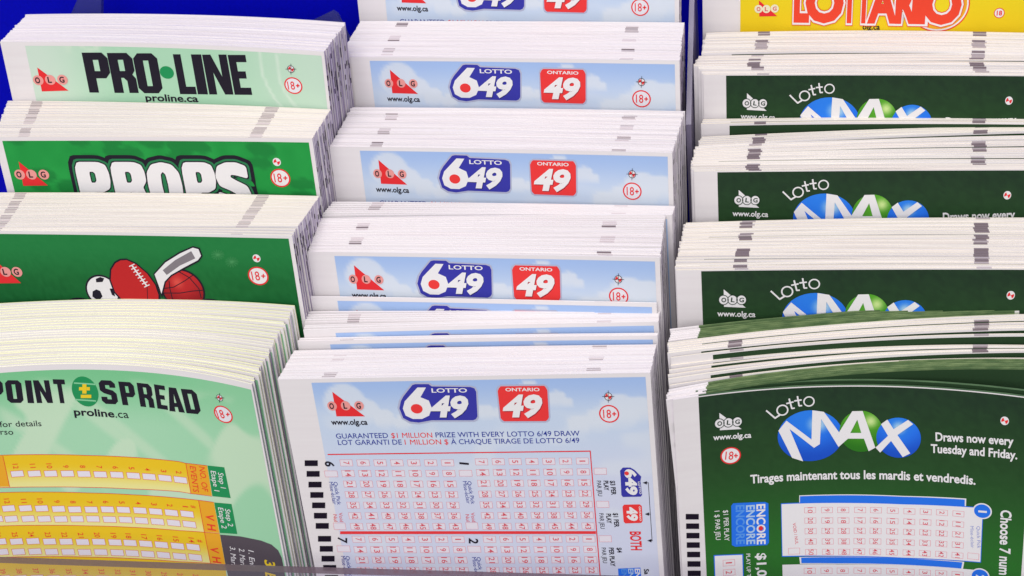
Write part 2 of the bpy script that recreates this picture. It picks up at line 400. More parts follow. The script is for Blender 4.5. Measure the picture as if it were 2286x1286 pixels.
            r = lambda m: [(u-a+m, v-b+m), (u+a-m, v-b+m), (u+a-m, v+b-m), (u-a+m, v+b-m)]
            s.add(part, mat, H(lay), r(0)+r(k), [(i, (i+1) % 4, 4+(i+1) % 4, 4+i) for i in range(4)])
            if fill: s.add(part, fill, H(lay-1), r(k*.5), [(0, 1, 2, 3)])
        elif kind == 'g':
            _, part, mat, lay, t, u, v, hu, lv = q
            P, f = glyphs(t, 'w'); s.add(part, mat, H(lay), [(u-hu+2*hu*y, v-lv+2*lv*x) for x, y in P], f)
        elif kind == 't':
            _, part, mat, lay, t, u0, v0, u1, v1, h, st = q
            d = (u1-u0, v1-v0); l = math.hypot(*d); up = (d[1]/l, -d[0]/l)
            place = lambda P: [(u0+d[0]*x+up[0]*h*y, v0+d[1]*x+up[1]*h*y) for x, y in P]
            if st == 'o': P, f = tess(OCT[t]); s.add(part, mat, H(lay), place(P), f); return
            lift = 0
            if st == 's':
                LETTER_LIFT[0] += 1; lift = .004*(LETTER_LIFT[0] % 8)
                for grow, m2, ly in ((1.95, 'dark_text', 1), (1.0, 'props_ring', 3), (.5, 'dark_text', 5), (.22, 'white_print', 7)):
                    P, f = rimmed(t, l*s.k, h, grow); s.add(part, m2, H(ly)+lift, [(u0+d[0]/l*x+up[0]*y, v0+d[1]/l*x+up[1]*y) for x, y in P], f)
                return
            if st == 'l':
                LETTER_LIFT[0] += 1; lift = .004*(LETTER_LIFT[0] % 8)
                for sub, m2, ly in (('l1', 'red_warm', 6), ('l2', 'white_print', 8), ('l3', 'red_warm', 10)):
                    P, f = glyphs(t, sub); s.add(part, m2, H(ly)+lift, place(P), f)
                return
            P, f = glyphs(t, st); s.add(part, mat, H(lay), place(P), f)
    def finish(s):
        for name, P in s.parts.items():
            o = link_mesh(name, P['v'], P['f'], P['mats'], P['m'], s.o, P['col'] if 'printed_colours' in P['mats'] else None)

# ---------------------------------------------------------------- the slips
# how each sort of slip is printed and cut: plain left margin, plain top margin, plain right margin (mm), printed colour, cut-edge paper, edge marks (mm)
SORT = {'M': (7.45, 1.0, 1.1, 'sky', 'edge_white', ((10.2, 13.2), (69.0, 72.2))), 'R': (5.3, .55, .9, 'maxgreen', 'edge_cream', ((12.4, 15.2), (61.5, 64.4))),
    'P4': (6.5, 1.1, .8, 'proline', 'edge_white', ()), 'P3': (2.1, 1.0, 1.0, 'props', 'edge_cream', ((6.5, 9.4), (67.0, 70.2))),
    'P2': (2.0, .8, 1.0, 'sports', 'edge_cream', ((6.5, 9.4), (68.0, 71.0))), 'P1': (5.5, 1.5, .5, 'pointspread', 'edge_lime', ()),
    'R5': (9.0, .4, 1.0, 'yellow', 'edge_cream', ((12.4, 15.2), (61.5, 64.4)))}
SORT['P2b'] = SORT['P2']
MARKED = {'M': .42, 'R': .66, 'P3': .95, 'P2b': .95, 'P2': .4, 'R5': .5}
ARTWORK = {'M1': ('M', 99999, 1.0), 'M2': ('M', 0, .97), 'M2b': ('M', 0, .97), 'M2c': ('M', 0, .97), 'M2d': ('M', 0, .97), 'M3': ('M', 0, .95), 'M4': ('M', 0, .93), 'M5': ('M', 0, .93),
    'R1': ('R', 99999, 1.0), 'R2': ('R', 0, 1.0), 'R3': ('R', 0, .97), 'R4': ('R', 0, .95), 'P1': ('P1', 99999, 1), 'P2': ('P2', 99999, 1), 'P3': ('P3', 99999, 1), 'P4': ('P4', 99999, 1), 'R5': ('R5', 99999, 1)}

MARGIN = {'C': 8.5, 'D': 9, 'E': 9, 'Es': 9, 'F': 7.2, 'G': 6.3, 'R2x': 6, 'R2y': 6, 'R3y': 6.2, 'R3z': 6.2, 'R3w': 6.5, 'R4y': 7, 'R4z': 7}
# how far the print sits off its usual place on some slips (mm)
SHIFT = {'R4': .6, 'R3': .5, 'R2': .4, 'M4': .5}
def slip_mesh(name, sort, w, c, L, thick, fine, front, wave, edge=None, seed=0, margin=None):
    ml, mt, mr, ink, em, marks = SORT[sort]; ml = margin or ml; rnd = random.Random(seed)
    em = edge or em
    if sort == 'R' and not fine and rnd.random() < .16: mt = .2
    if edge in ('edge_green', 'edge_dark'): mt = 0.0
    k = w/83.0 if sort != 'R' and sort != 'R5' else w/74.0
    us = {0., w, ml, w-mr}
    us |= {x*k+rnd.uniform(-.12, .12) for m in marks for x in m}
    n = 62 if fine else 18
    us |= {i*w/n for i in range(1, n)}
    us = sorted(us); us = [us[0]]+[b for a, b in zip(us[:-1], us[1:]) if b-a > .12]
    if us[-1] != w: us[-1] = w
    cut = ml if ml in us else min(us, key=lambda x: abs(x-ml)); cutr = min(us[:-1], key=lambda x: abs(x-(w-mr)))
    vs = [0.]+([mt] if 0 < mt < .3 else [])+[.35]+([mt] if mt > .4 else [])+[2.2+i*1.23 for i in range(18)]+[28, 36, 50, 75, 110, L]
    mats = ['paper_face', ink, em, 'mark_light', 'mark_mid', 'mark_dark', 'side_white', 'side_grey', 'side_dark', 'edge_white']
    nu, nv = len(us), len(vs); verts = []
    for y0 in (0, 1):
        for v in vs:
            for u in us:
                y = bow(u, v, w, c, 150.)+wave[0]*math.sin(wave[1]*u+wave[2])*max(0, 1-v/60)+y0*thick
                verts.append(((u-w/2)*.1, y*.1, (L-v)*.1))
    N = nu*nv; faces, fm = [], []
    crest = [((u-w/2)*.1, (bow(u, 0, w, c, 150.)+wave[0]*math.sin(wave[1]*u+wave[2])+thick*.5)*.1, L*.1) for u in us]; verts += crest
    idx = lambda j, i, b: b*N+j*nu+i
    bleed = [MARKED.get(sort, 0) > .5+.5*math.sin(seed*.7*(1+.31*q)+q*2+seed//1000)*.7+rnd.uniform(-.22, .22) for q in range(len(marks))]
    tone = rnd.choice([3, 3, 4, 4, 5] if sort == 'M' else [4, 5, 5] if sort == 'R' else [3, 4, 4])
    in_mark = lambda u: any(b and m[0]*k-.1 < u < m[1]*k+.1 for b, m in zip(bleed, marks))
    for j in range(nv-1):
        for i in range(nu-1):
            um, vm = (us[i]+us[i+1])/2, (vs[j]+vs[j+1])/2
            faces.append((idx(j, i, 0), idx(j+1, i, 0), idx(j+1, i+1, 0), idx(j, i+1, 0)))
            inside = um > cut and um < cutr and vm > mt
            fm.append(2 if inside and edge == 'edge_green' and vm < .35 else 1 if inside and not front else (tone if in_mark(um) and vm < .35 and not front else 0))
            faces.append((idx(j, i, 1), idx(j, i+1, 1), idx(j+1, i+1, 1), idx(j+1, i, 1))); fm.append(0)
    for i in range(nu-1):
        um = (us[i]+us[i+1])/2
        plain = 9 if mt == 0 and um < cut else 2; q = 2*N+i
        faces.append((idx(0, i, 0), idx(0, i+1, 0), q+1, q)); fm.append(tone if in_mark(um) and mt > 0 else plain)
        faces.append((q, q+1, idx(0, i+1, 1), idx(0, i, 1))); fm.append(tone if in_mark(um) and mt > 0 and sort == 'R' else plain)
        faces.append((idx(nv-1, i, 0), idx(nv-1, i, 1), idx(nv-1, i+1, 1), idx(nv-1, i+1, 0))); fm.append(6)
    sh = rnd.random()
    for j in range(nv-1):
        for i, flip in ((0, 0), (nu-1, 1)):
            q = (idx(j, i, 0), idx(j, i, 1), idx(j+1, i, 1), idx(j+1, i, 0)); faces.append(q[::-1] if flip else q)
            z = rnd.random()
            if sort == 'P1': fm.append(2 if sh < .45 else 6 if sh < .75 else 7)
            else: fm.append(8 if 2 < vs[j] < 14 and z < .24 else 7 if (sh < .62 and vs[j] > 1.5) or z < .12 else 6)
    return verts, faces, mats, fm

ART_WIDTH = {'M': 82.89, 'R': 73.28, 'P1': 87.73, 'P4': 87.55, 'P3': 83.22, 'P2': 83.29, 'R5': 74.69}
ART_HEAD = {'M': 39, 'R': 33}
ART = {}
ART['M'] = [
 ['panel','sky',7.67,1.01,81.78],
 ['p','organisation_logo','red',2,[[(12.12,3.35),(18.66,9.77),(12.07,9.67)]]],
 ['e','organisation_logo','ball_pink',3,11.49,6.98,1.09,1.19,0],
 ['t','organisation_logo','dark_text',7,'O',10.85,7.72,11.89,7.74,1.52,'b'],
 ['e','organisation_logo','ball_pink',4,14.64,6.95,1.09,1.18,0],
 ['t','organisation_logo','dark_text',7,'L',14.11,7.69,14.93,7.7,1.51,'b'],
 ['e','organisation_logo','ball_pink',5,17.73,6.99,1.08,1.18,0],
 ['t','organisation_logo','dark_text',7,'G',17.1,7.73,18.13,7.75,1.51,'b'],
 ['t','lettering','dark_text',2,'www.olg.ca',10.54,11.87,18.98,11.98,1.48,'b'],
 ['p','number_logo','logo_grey',2,[[(27.02,10.53),(26.42,7.73),(27.07,5.82),(27.93,4.56),(30.42,1.65),(31.21,1.38),(34.59,1.44),(35.15,2.04),(43.64,2.37),(44.72,2.76),(45.04,3.81),(44.59,10.35),(44.12,11.24),(43.33,11.53),(33.87,11.4),(30.74,11.97),(28.66,11.72)]]],
 ['p','number_logo','logo_blue',3,[[(27.4,10.32),(26.87,7.83),(27.47,5.96),(28.29,4.7),(30.64,1.95),(31.35,1.76),(34.28,1.81),(34.95,2.41),(43.53,2.7),(44.39,3.05),(44.69,3.93),(44.28,10.14),(43.86,10.81),(43.19,11.1),(33.85,10.97),(30.8,11.53),(28.84,11.25)]]],
 ['p','number_logo','logo_white',4,[[(31.69,2.6),(33.61,2.64),(32.04,5.06),(33.82,5.94),(34.25,7.86),(33.39,9.77),(31.68,10.6),(29.59,10.57),(28.06,9.69),(27.66,7.88),(28.33,6.06)]]],
 ['e','number_logo','logo_red',5,30.81,7.97,1.34,1.21,0],
 ['e','number_logo','logo_blue',4,38.15,4.53,0.1,0.11,0],
 ['t','number_logo','logo_white',4,'LOTTO',34.75,3.96,42.7,4.06,1.08,'bw'],
 ['t','number_logo','logo_shade',4,'49',34.07,10.46,42.61,10.58,5.62,'xi'],
 ['t','number_logo','logo_white',5,'49',33.87,10.24,42.56,10.37,5.51,'xi'],
 ['p','regional_logo','logo_grey',2,[[(49.2,3.47),(49.57,2.73),(50.32,2.28),(59.87,2.34),(60.55,2.85),(60.75,3.89),(60.47,10.58),(60.16,11.51),(59.35,11.92),(50.05,11.84),(49.34,11.49),(49.09,10.63)]]],
 ['p','regional_logo','logo_red',3,[[(49.49,3.85),(49.86,3.11),(50.28,2.66),(59.84,2.71),(60.19,3.21),(60.42,3.88),(60.14,10.58),(59.87,11.12),(59.38,11.54),(50.09,11.46),(49.71,11.11),(49.43,10.64)]]],
 ['t','regional_logo','logo_white',4,'ONTARIO',51.22,3.92,58.72,4.02,0.84,'bw'],
 ['t','regional_logo','logo_redshade',4,'49',50.28,10.73,59.12,10.77,5.78,'xi'],
 ['t','regional_logo','logo_white',5,'49',50.08,10.48,59.0,10.52,5.67,'xi'],
 ['e','registration_mark','white_print',2,73.51,5.61,0.87,1.0,0],
 ['p','registration_mark','red',3,[[(73.51,5.61),(74.19,5.38),(74.21,5.62),(74.16,5.85),(74.05,6.07),(73.9,6.24),(73.71,6.35)]]],
 ['p','registration_mark','red',3,[[(73.51,5.61),(72.83,5.83),(72.82,5.59),(72.86,5.36),(72.97,5.15),(73.13,4.98),(73.31,4.86)]]],
 ['e','registration_mark','dark_text',4,73.51,5.61,0.87,1.0,0.86],
 ['p','registration_mark','dark_text',5,[[(72.2,5.64),(74.81,5.68),(74.82,5.57),(72.21,5.53)]]],
 ['p','registration_mark','dark_text',6,[[(73.57,4.11),(73.35,7.1),(73.45,7.1),(73.67,4.12)]]],
 ['e','age_badge','white_faint',1,73.38,9.93,2.03,2.06,0],
 ['e','age_badge','red',2,73.38,9.93,2.19,2.22,0.86],
 ['t','age_badge','red',3,'18',72.07,10.97,73.78,10.99,2.11,'n'],
 ['p','age_badge','red',3,[[(74.02,10.09),(74.9,10.1),(74.92,9.81),(74.04,9.79)]]],
 ['p','age_badge','red',4,[[(74.38,9.44),(74.31,10.45),(74.56,10.45),(74.63,9.44)]]],
 ['t','lettering','blue_text',2,'GUARANTEED',11.1,15.48,23.24,15.44,1.31,'w'],
 ['t','lettering','red',2,'$1 MILLION',24.02,15.45,33.42,15.47,1.3,'w'],
 ['t','lettering','blue_text',2,'PRIZE WITH EVERY LOTTO 6/49 DRAW',34.19,15.43,66.55,15.38,1.29,'w'],
 ['t','lettering','blue_text',2,'LOT GARANTI DE',11.3,17.16,26.17,17.22,1.32,'w'],
 ['t','lettering','red',2,'1 MILLION $',26.87,17.23,36.87,17.25,1.3,'w'],
 ['t','lettering','blue_text',2,'À CHAQUE TIRAGE DE LOTTO 6/49',37.48,17.25,66.33,17.17,1.29,'w'],
 ['p','border','red',2,[[(8.34,19.81),(68.62,19.48),(68.64,19.2),(8.38,19.52)]]],
 ['p','border','red',3,[[(68.42,19.26),(68.06,53.26),(68.29,53.24),(68.64,19.25)]]],
 ['p','border','red_thick',4,[[(7.85,41.51),(68.09,41.28),(68.15,40.52),(7.97,40.72)]]],
 ['p','border','red_thick',4,[[(7.12,63.9),(68.03,62.97),(68.09,62.17),(7.25,63.07)]]],
 ['b','number_print','red_line','paper_print',2,12.43,21.94,1.48,0.87],
 ['g','number_print','red_ink',3,'7',12.43,21.94,0.69,0.39],
 ['b','number_print','red_line','paper_print',2,16.41,21.97,1.47,0.87],
 ['g','number_print','red_ink',3,'6',16.41,21.97,0.68,0.39],
 ['b','number_print','red_line','paper_print',2,20.37,22.0,1.47,0.87],
 ['g','number_print','red_ink',3,'5',20.37,22.0,0.68,0.39],
 ['b','number_print','red_line','paper_print',2,24.31,22.03,1.46,0.86],
 ['g','number_print','red_ink',3,'4',24.31,22.03,0.68,0.39],
 ['b','number_print','red_line','paper_print',2,28.24,22.06,1.46,0.86],
 ['g','number_print','red_ink',3,'3',28.24,22.06,0.68,0.39],
 ['b','number_print','red_line','paper_print',2,32.15,22.09,1.45,0.86],
 ['g','number_print','red_ink',3,'2',32.15,22.09,0.67,0.39],
 ['b','number_print','red_line','paper_print',2,36.04,22.12,1.44,0.86],
 ['g','number_print','red_ink',3,'1',36.04,22.12,0.67,0.15],
 ['b','number_print','red_line','paper_print',2,12.4,24.79,1.49,0.88],
 ['g','number_print','red_ink',3,'14',12.4,24.79,0.69,0.79],
 ['b','number_print','red_line','paper_print',2,16.37,24.81,1.48,0.88],
 ['g','number_print','red_ink',3,'13',16.37,24.81,0.69,0.78],
 ['b','number_print','red_line','paper_print',2,20.33,24.83,1.47,0.87],
 ['g','number_print','red_ink',3,'12',20.33,24.83,0.68,0.78],
 ['b','number_print','red_line','paper_print',2,24.27,24.86,1.47,0.87],
 ['g','number_print','red_ink',3,'11',24.27,24.86,0.68,0.62],
 ['b','number_print','red_line','paper_print',2,28.2,24.88,1.46,0.87],
 ['g','number_print','red_ink',3,'10',28.2,24.88,0.68,0.78],
 ['b','number_print','red_line','paper_print',2,32.11,24.91,1.45,0.87],
 ['g','number_print','red_ink',3,'9',32.11,24.91,0.68,0.39],
 ['b','number_print','red_line','paper_print',2,36.0,24.93,1.45,0.87],
 ['g','number_print','red_ink',3,'8',36.0,24.93,0.67,0.39],
 ['b','number_print','red_line','paper_print',2,12.36,27.66,1.49,0.88],
 ['g','number_print','red_ink',3,'21',12.36,27.66,0.69,0.79],
 ['b','number_print','red_line','paper_print',2,16.33,27.67,1.49,0.88],
 ['g','number_print','red_ink',3,'20',16.33,27.67,0.69,0.79],
 ['b','number_print','red_line','paper_print',2,20.29,27.69,1.48,0.88],
 ['g','number_print','red_ink',3,'19',20.29,27.69,0.69,0.79],
 ['b','number_print','red_line','paper_print',2,24.23,27.71,1.47,0.88],
 ['g','number_print','red_ink',3,'18',24.23,27.71,0.68,0.79],
 ['b','number_print','red_line','paper_print',2,28.16,27.73,1.47,0.88],
 ['g','number_print','red_ink',3,'17',28.16,27.73,0.68,0.79],
 ['b','number_print','red_line','paper_print',2,32.07,27.75,1.46,0.87],
 ['g','number_print','red_ink',3,'16',32.07,27.75,0.68,0.78],
 ['b','number_print','red_line','paper_print',2,35.96,27.76,1.45,0.87],
 ['g','number_print','red_ink',3,'15',35.96,27.76,0.68,0.78],
 ['b','number_print','red_line','paper_print',2,12.32,30.55,1.5,0.89],
 ['g','number_print','red_ink',3,'28',12.32,30.55,0.7,0.8],
 ['b','number_print','red_line','paper_print',2,16.29,30.56,1.49,0.89],
 ['g','number_print','red_ink',3,'27',16.29,30.56,0.69,0.8],
 ['b','number_print','red_line','paper_print',2,20.25,30.57,1.48,0.89],
 ['g','number_print','red_ink',3,'26',20.25,30.57,0.69,0.8],
 ['b','number_print','red_line','paper_print',2,24.19,30.58,1.48,0.89],
 ['g','number_print','red_ink',3,'25',24.19,30.58,0.69,0.79],
 ['b','number_print','red_line','paper_print',2,28.12,30.6,1.47,0.88],
 ['g','number_print','red_ink',3,'24',28.12,30.6,0.68,0.79],
 ['b','number_print','red_line','paper_print',2,32.03,30.61,1.47,0.88],
 ['g','number_print','red_ink',3,'23',32.03,30.61,0.68,0.79],
 ['b','number_print','red_line','paper_print',2,35.92,30.62,1.46,0.88],
 ['g','number_print','red_ink',3,'22',35.92,30.62,0.68,0.79],
 ['b','number_print','red_line','paper_print',2,12.28,33.46,1.5,0.9],
 ['g','number_print','red_ink',3,'35',12.28,33.46,0.7,0.81],
 ['b','number_print','red_line','paper_print',2,16.25,33.47,1.5,0.9],
 ['g','number_print','red_ink',3,'34',16.25,33.47,0.7,0.8],
 ['b','number_print','red_line','paper_print',2,20.21,33.48,1.49,0.89],
 ['g','number_print','red_ink',3,'33',20.21,33.48,0.69,0.8],
 ['b','number_print','red_line','paper_print',2,24.15,33.48,1.48,0.89],
 ['g','number_print','red_ink',3,'32',24.15,33.48,0.69,0.8],
 ['b','number_print','red_line','paper_print',2,28.08,33.49,1.48,0.89],
 ['g','number_print','red_ink',3,'31',28.08,33.49,0.69,0.8],
 ['b','number_print','red_line','paper_print',2,31.99,33.49,1.47,0.89],
 ['g','number_print','red_ink',3,'30',31.99,33.49,0.68,0.8],
 ['b','number_print','red_line','paper_print',2,35.88,33.5,1.46,0.89],
 ['g','number_print','red_ink',3,'29',35.88,33.5,0.68,0.79],
 ['b','number_print','red_line','paper_print',2,12.24,36.4,1.51,0.91],
 ['g','number_print','red_ink',3,'42',12.24,36.4,0.7,0.81],
 ['b','number_print','red_line','paper_print',2,16.21,36.4,1.5,0.9],
 ['g','number_print','red_ink',3,'41',16.21,36.4,0.7,0.81],
 ['b','number_print','red_line','paper_print',2,20.17,36.4,1.5,0.9],
 ['g','number_print','red_ink',3,'40',20.17,36.4,0.69,0.81],
 ['b','number_print','red_line','paper_print',2,24.11,36.4,1.49,0.9],
 ['g','number_print','red_ink',3,'39',24.11,36.4,0.69,0.81],
 ['b','number_print','red_line','paper_print',2,28.04,36.4,1.48,0.9],
 ['g','number_print','red_ink',3,'38',28.04,36.4,0.69,0.8],
 ['b','number_print','red_line','paper_print',2,31.94,36.4,1.48,0.9],
 ['g','number_print','red_ink',3,'37',31.94,36.4,0.69,0.8],
 ['b','number_print','red_line','paper_print',2,35.83,36.4,1.47,0.89],
 ['g','number_print','red_ink',3,'36',35.83,36.4,0.68,0.8],
 ['b','number_print','red_line','paper_print',2,12.2,39.36,1.52,0.91],
 ['g','number_print','red_ink',3,'49',12.2,39.36,0.7,0.82],
 ['b','number_print','red_line','paper_print',2,16.17,39.36,1.51,0.91],
 ['g','number_print','red_ink',3,'48',16.17,39.36,0.7,0.82],
 ['b','number_print','red_line','paper_print',2,20.13,39.35,1.5,0.91],
 ['g','number_print','red_ink',3,'47',20.13,39.35,0.7,0.81],
 ['b','number_print','red_line','paper_print',2,24.07,39.34,1.5,0.91],
 ['g','number_print','red_ink',3,'46',24.07,39.34,0.69,0.81],
 ['b','number_print','red_line','paper_print',2,28.0,39.33,1.49,0.9],
 ['g','number_print','red_ink',3,'45',28.0,39.33,0.69,0.81],
 ['b','number_print','red_line','paper_print',2,31.9,39.33,1.48,0.9],
 ['g','number_print','red_ink',3,'44',31.9,39.33,0.69,0.81],
 ['b','number_print','red_line','paper_print',2,35.79,39.32,1.48,0.9],
 ['g','number_print','red_ink',3,'43',35.79,39.32,0.69,0.81],
 ['b','number_print','red_line','paper_print',2,43.84,21.91,1.43,0.85],
 ['g','number_print','red_ink',3,'7',43.84,21.91,0.66,0.38],
 ['b','number_print','red_line','paper_print',2,47.67,21.91,1.42,0.85],
 ['g','number_print','red_ink',3,'6',47.67,21.91,0.66,0.38],
 ['b','number_print','red_line','paper_print',2,51.49,21.9,1.42,0.85],
 ['g','number_print','red_ink',3,'5',51.49,21.9,0.66,0.38],
 ['b','number_print','red_line','paper_print',2,55.28,21.9,1.41,0.85],
 ['g','number_print','red_ink',3,'4',55.28,21.9,0.66,0.38],
 ['b','number_print','red_line','paper_print',2,59.06,21.89,1.41,0.85],
 ['g','number_print','red_ink',3,'3',59.06,21.89,0.65,0.38],
 ['b','number_print','red_line','paper_print',2,62.83,21.88,1.4,0.85],
 ['g','number_print','red_ink',3,'2',62.83,21.88,0.65,0.38],
 ['b','number_print','red_line','paper_print',2,66.58,21.88,1.39,0.84],
 ['g','number_print','red_ink',3,'1',66.58,21.88,0.65,0.15],
 ['b','number_print','red_line','paper_print',2,43.79,24.76,1.44,0.86],
 ['g','number_print','red_ink',3,'14',43.79,24.76,0.67,0.77],
 ['b','number_print','red_line','paper_print',2,47.63,24.75,1.43,0.86],
 ['g','number_print','red_ink',3,'13',47.63,24.75,0.66,0.77],
 ['b','number_print','red_line','paper_print',2,51.45,24.74,1.42,0.86],
 ['g','number_print','red_ink',3,'12',51.45,24.74,0.66,0.77],
 ['b','number_print','red_line','paper_print',2,55.25,24.73,1.42,0.86],
 ['g','number_print','red_ink',3,'11',55.25,24.73,0.66,0.61],
 ['b','number_print','red_line','paper_print',2,59.04,24.72,1.41,0.85],
 ['g','number_print','red_ink',3,'10',59.04,24.72,0.66,0.77],
 ['b','number_print','red_line','paper_print',2,62.81,24.71,1.4,0.85],
 ['g','number_print','red_ink',3,'9',62.81,24.71,0.65,0.38],
 ['b','number_print','red_line','paper_print',2,66.56,24.7,1.4,0.85],
 ['g','number_print','red_ink',3,'8',66.56,24.7,0.65,0.38],
 ['b','number_print','red_line','paper_print',2,43.75,27.62,1.44,0.87],
 ['g','number_print','red_ink',3,'21',43.75,27.62,0.67,0.78],
 ['b','number_print','red_line','paper_print',2,47.59,27.61,1.43,0.87],
 ['g','number_print','red_ink',3,'20',47.59,27.61,0.67,0.78],
 ['b','number_print','red_line','paper_print',2,51.41,27.59,1.43,0.86],
 ['g','number_print','red_ink',3,'19',51.41,27.59,0.66,0.78],
 ['b','number_print','red_line','paper_print',2,55.22,27.58,1.42,0.86],
 ['g','number_print','red_ink',3,'18',55.22,27.58,0.66,0.77],
 ['b','number_print','red_line','paper_print',2,59.01,27.57,1.42,0.86],
 ['g','number_print','red_ink',3,'17',59.01,27.57,0.66,0.77],
 ['b','number_print','red_line','paper_print',2,62.78,27.55,1.41,0.86],
 ['g','number_print','red_ink',3,'16',62.78,27.55,0.65,0.77],
 ['b','number_print','red_line','paper_print',2,66.54,27.54,1.4,0.86],
 ['g','number_print','red_ink',3,'15',66.54,27.54,0.65,0.77],
 ['b','number_print','red_line','paper_print',2,43.7,30.51,1.45,0.88],
 ['g','number_print','red_ink',3,'28',43.7,30.51,0.67,0.78],
 ['b','number_print','red_line','paper_print',2,47.54,30.49,1.44,0.87],
 ['g','number_print','red_ink',3,'27',47.54,30.49,0.67,0.78],
 ['b','number_print','red_line','paper_print',2,51.37,30.47,1.43,0.87],
 ['g','number_print','red_ink',3,'26',51.37,30.47,0.67,0.78],
 ['b','number_print','red_line','paper_print',2,55.19,30.45,1.43,0.87],
 ['g','number_print','red_ink',3,'25',55.19,30.45,0.66,0.78],
 ['b','number_print','red_line','paper_print',2,58.98,30.44,1.42,0.87],
 ['g','number_print','red_ink',3,'24',58.98,30.44,0.66,0.78],
 ['b','number_print','red_line','paper_print',2,62.76,30.42,1.42,0.87],
 ['g','number_print','red_ink',3,'23',62.76,30.42,0.66,0.78],
 ['b','number_print','red_line','paper_print',2,66.52,30.4,1.41,0.86],
 ['g','number_print','red_ink',3,'22',66.52,30.4,0.65,0.77],
 ['b','number_print','red_line','paper_print',2,43.65,33.42,1.45,0.88],
 ['g','number_print','red_ink',3,'35',43.65,33.42,0.67,0.79],
 ['b','number_print','red_line','paper_print',2,47.5,33.4,1.45,0.88],
 ['g','number_print','red_ink',3,'34',47.5,33.4,0.67,0.79],
 ['b','number_print','red_line','paper_print',2,51.34,33.37,1.44,0.88],
 ['g','number_print','red_ink',3,'33',51.34,33.37,0.67,0.79],
 ['b','number_print','red_line','paper_print',2,55.15,33.35,1.43,0.88],
 ['g','number_print','red_ink',3,'32',55.15,33.35,0.67,0.79],
 ['b','number_print','red_line','paper_print',2,58.95,33.33,1.43,0.87],
 ['g','number_print','red_ink',3,'31',58.95,33.33,0.66,0.78],
 ['b','number_print','red_line','paper_print',2,62.74,33.31,1.42,0.87],
 ['g','number_print','red_ink',3,'30',62.74,33.31,0.66,0.78],
 ['b','number_print','red_line','paper_print',2,66.51,33.29,1.41,0.87],
 ['g','number_print','red_ink',3,'29',66.51,33.29,0.66,0.78],
 ['b','number_print','red_line','paper_print',2,43.6,36.35,1.46,0.89],
 ['g','number_print','red_ink',3,'42',43.6,36.35,0.68,0.8],
 ['b','number_print','red_line','paper_print',2,47.46,36.32,1.45,0.89],
 ['g','number_print','red_ink',3,'41',47.46,36.32,0.67,0.8],
 ['b','number_print','red_line','paper_print',2,51.3,36.3,1.45,0.89],
 ['g','number_print','red_ink',3,'40',51.3,36.3,0.67,0.79],
 ['b','number_print','red_line','paper_print',2,55.12,36.27,1.44,0.88],
 ['g','number_print','red_ink',3,'39',55.12,36.27,0.67,0.79],
 ['b','number_print','red_line','paper_print',2,58.93,36.25,1.43,0.88],
 ['g','number_print','red_ink',3,'38',58.93,36.25,0.67,0.79],
 ['b','number_print','red_line','paper_print',2,62.72,36.22,1.43,0.88],
 ['g','number_print','red_ink',3,'37',62.72,36.22,0.66,0.79],
 ['b','number_print','red_line','paper_print',2,66.49,36.19,1.42,0.88],
 ['g','number_print','red_ink',3,'36',66.49,36.19,0.66,0.79],
 ['b','number_print','red_line','paper_print',2,43.55,39.3,1.46,0.9],
 ['g','number_print','red_ink',3,'49',43.55,39.3,0.68,0.8],
 ['b','number_print','red_line','paper_print',2,47.41,39.27,1.46,0.89],
 ['g','number_print','red_ink',3,'48',47.41,39.27,0.68,0.8],
 ['b','number_print','red_line','paper_print',2,51.26,39.24,1.45,0.89],
 ['g','number_print','red_ink',3,'47',51.26,39.24,0.67,0.8],
 ['b','number_print','red_line','paper_print',2,55.09,39.21,1.44,0.89],
 ['g','number_print','red_ink',3,'46',55.09,39.21,0.67,0.8],
 ['b','number_print','red_line','paper_print',2,58.9,39.19,1.44,0.89],
 ['g','number_print','red_ink',3,'45',58.9,39.19,0.67,0.8],
 ['b','number_print','red_line','paper_print',2,62.69,39.16,1.43,0.89],
 ['g','number_print','red_ink',3,'44',62.69,39.16,0.67,0.79],
 ['b','number_print','red_line','paper_print',2,66.47,39.13,1.43,0.88],
 ['g','number_print','red_ink',3,'43',66.47,39.13,0.66,0.79],
 ['b','number_print','red_line','paper_print',2,12.09,42.99,1.52,0.92],
 ['g','number_print','red_ink',3,'7',12.09,42.99,0.71,0.41],
 ['b','number_print','red_line','paper_print',2,16.11,42.98,1.52,0.92],
 ['g','number_print','red_ink',3,'6',16.11,42.98,0.7,0.41],
 ['b','number_print','red_line','paper_print',2,20.11,42.96,1.51,0.92],
 ['g','number_print','red_ink',3,'5',20.11,42.96,0.7,0.41],
 ['b','number_print','red_line','paper_print',2,24.1,42.95,1.5,0.92],
 ['g','number_print','red_ink',3,'4',24.1,42.95,0.7,0.41],
 ['b','number_print','red_line','paper_print',2,28.07,42.93,1.5,0.91],
 ['g','number_print','red_ink',3,'3',28.07,42.93,0.69,0.41],
 ['b','number_print','red_line','paper_print',2,32.02,42.92,1.49,0.91],
 ['g','number_print','red_ink',3,'2',32.02,42.92,0.69,0.41],
 ['b','number_print','red_line','paper_print',2,35.95,42.9,1.48,0.91],
 ['g','number_print','red_ink',3,'1',35.95,42.9,0.69,0.16],
 ['b','number_print','red_line','paper_print',2,12.06,45.94,1.53,0.93],
 ['g','number_print','red_ink',3,'14',12.06,45.94,0.71,0.83],
 ['b','number_print','red_line','paper_print',2,16.08,45.92,1.52,0.93],
 ['g','number_print','red_ink',3,'13',16.08,45.92,0.71,0.83],
 ['b','number_print','red_line','paper_print',2,20.08,45.9,1.51,0.92],
 ['g','number_print','red_ink',3,'12',20.08,45.9,0.7,0.83],
 ['b','number_print','red_line','paper_print',2,24.07,45.88,1.51,0.92],
 ['g','number_print','red_ink',3,'11',24.07,45.88,0.7,0.66],
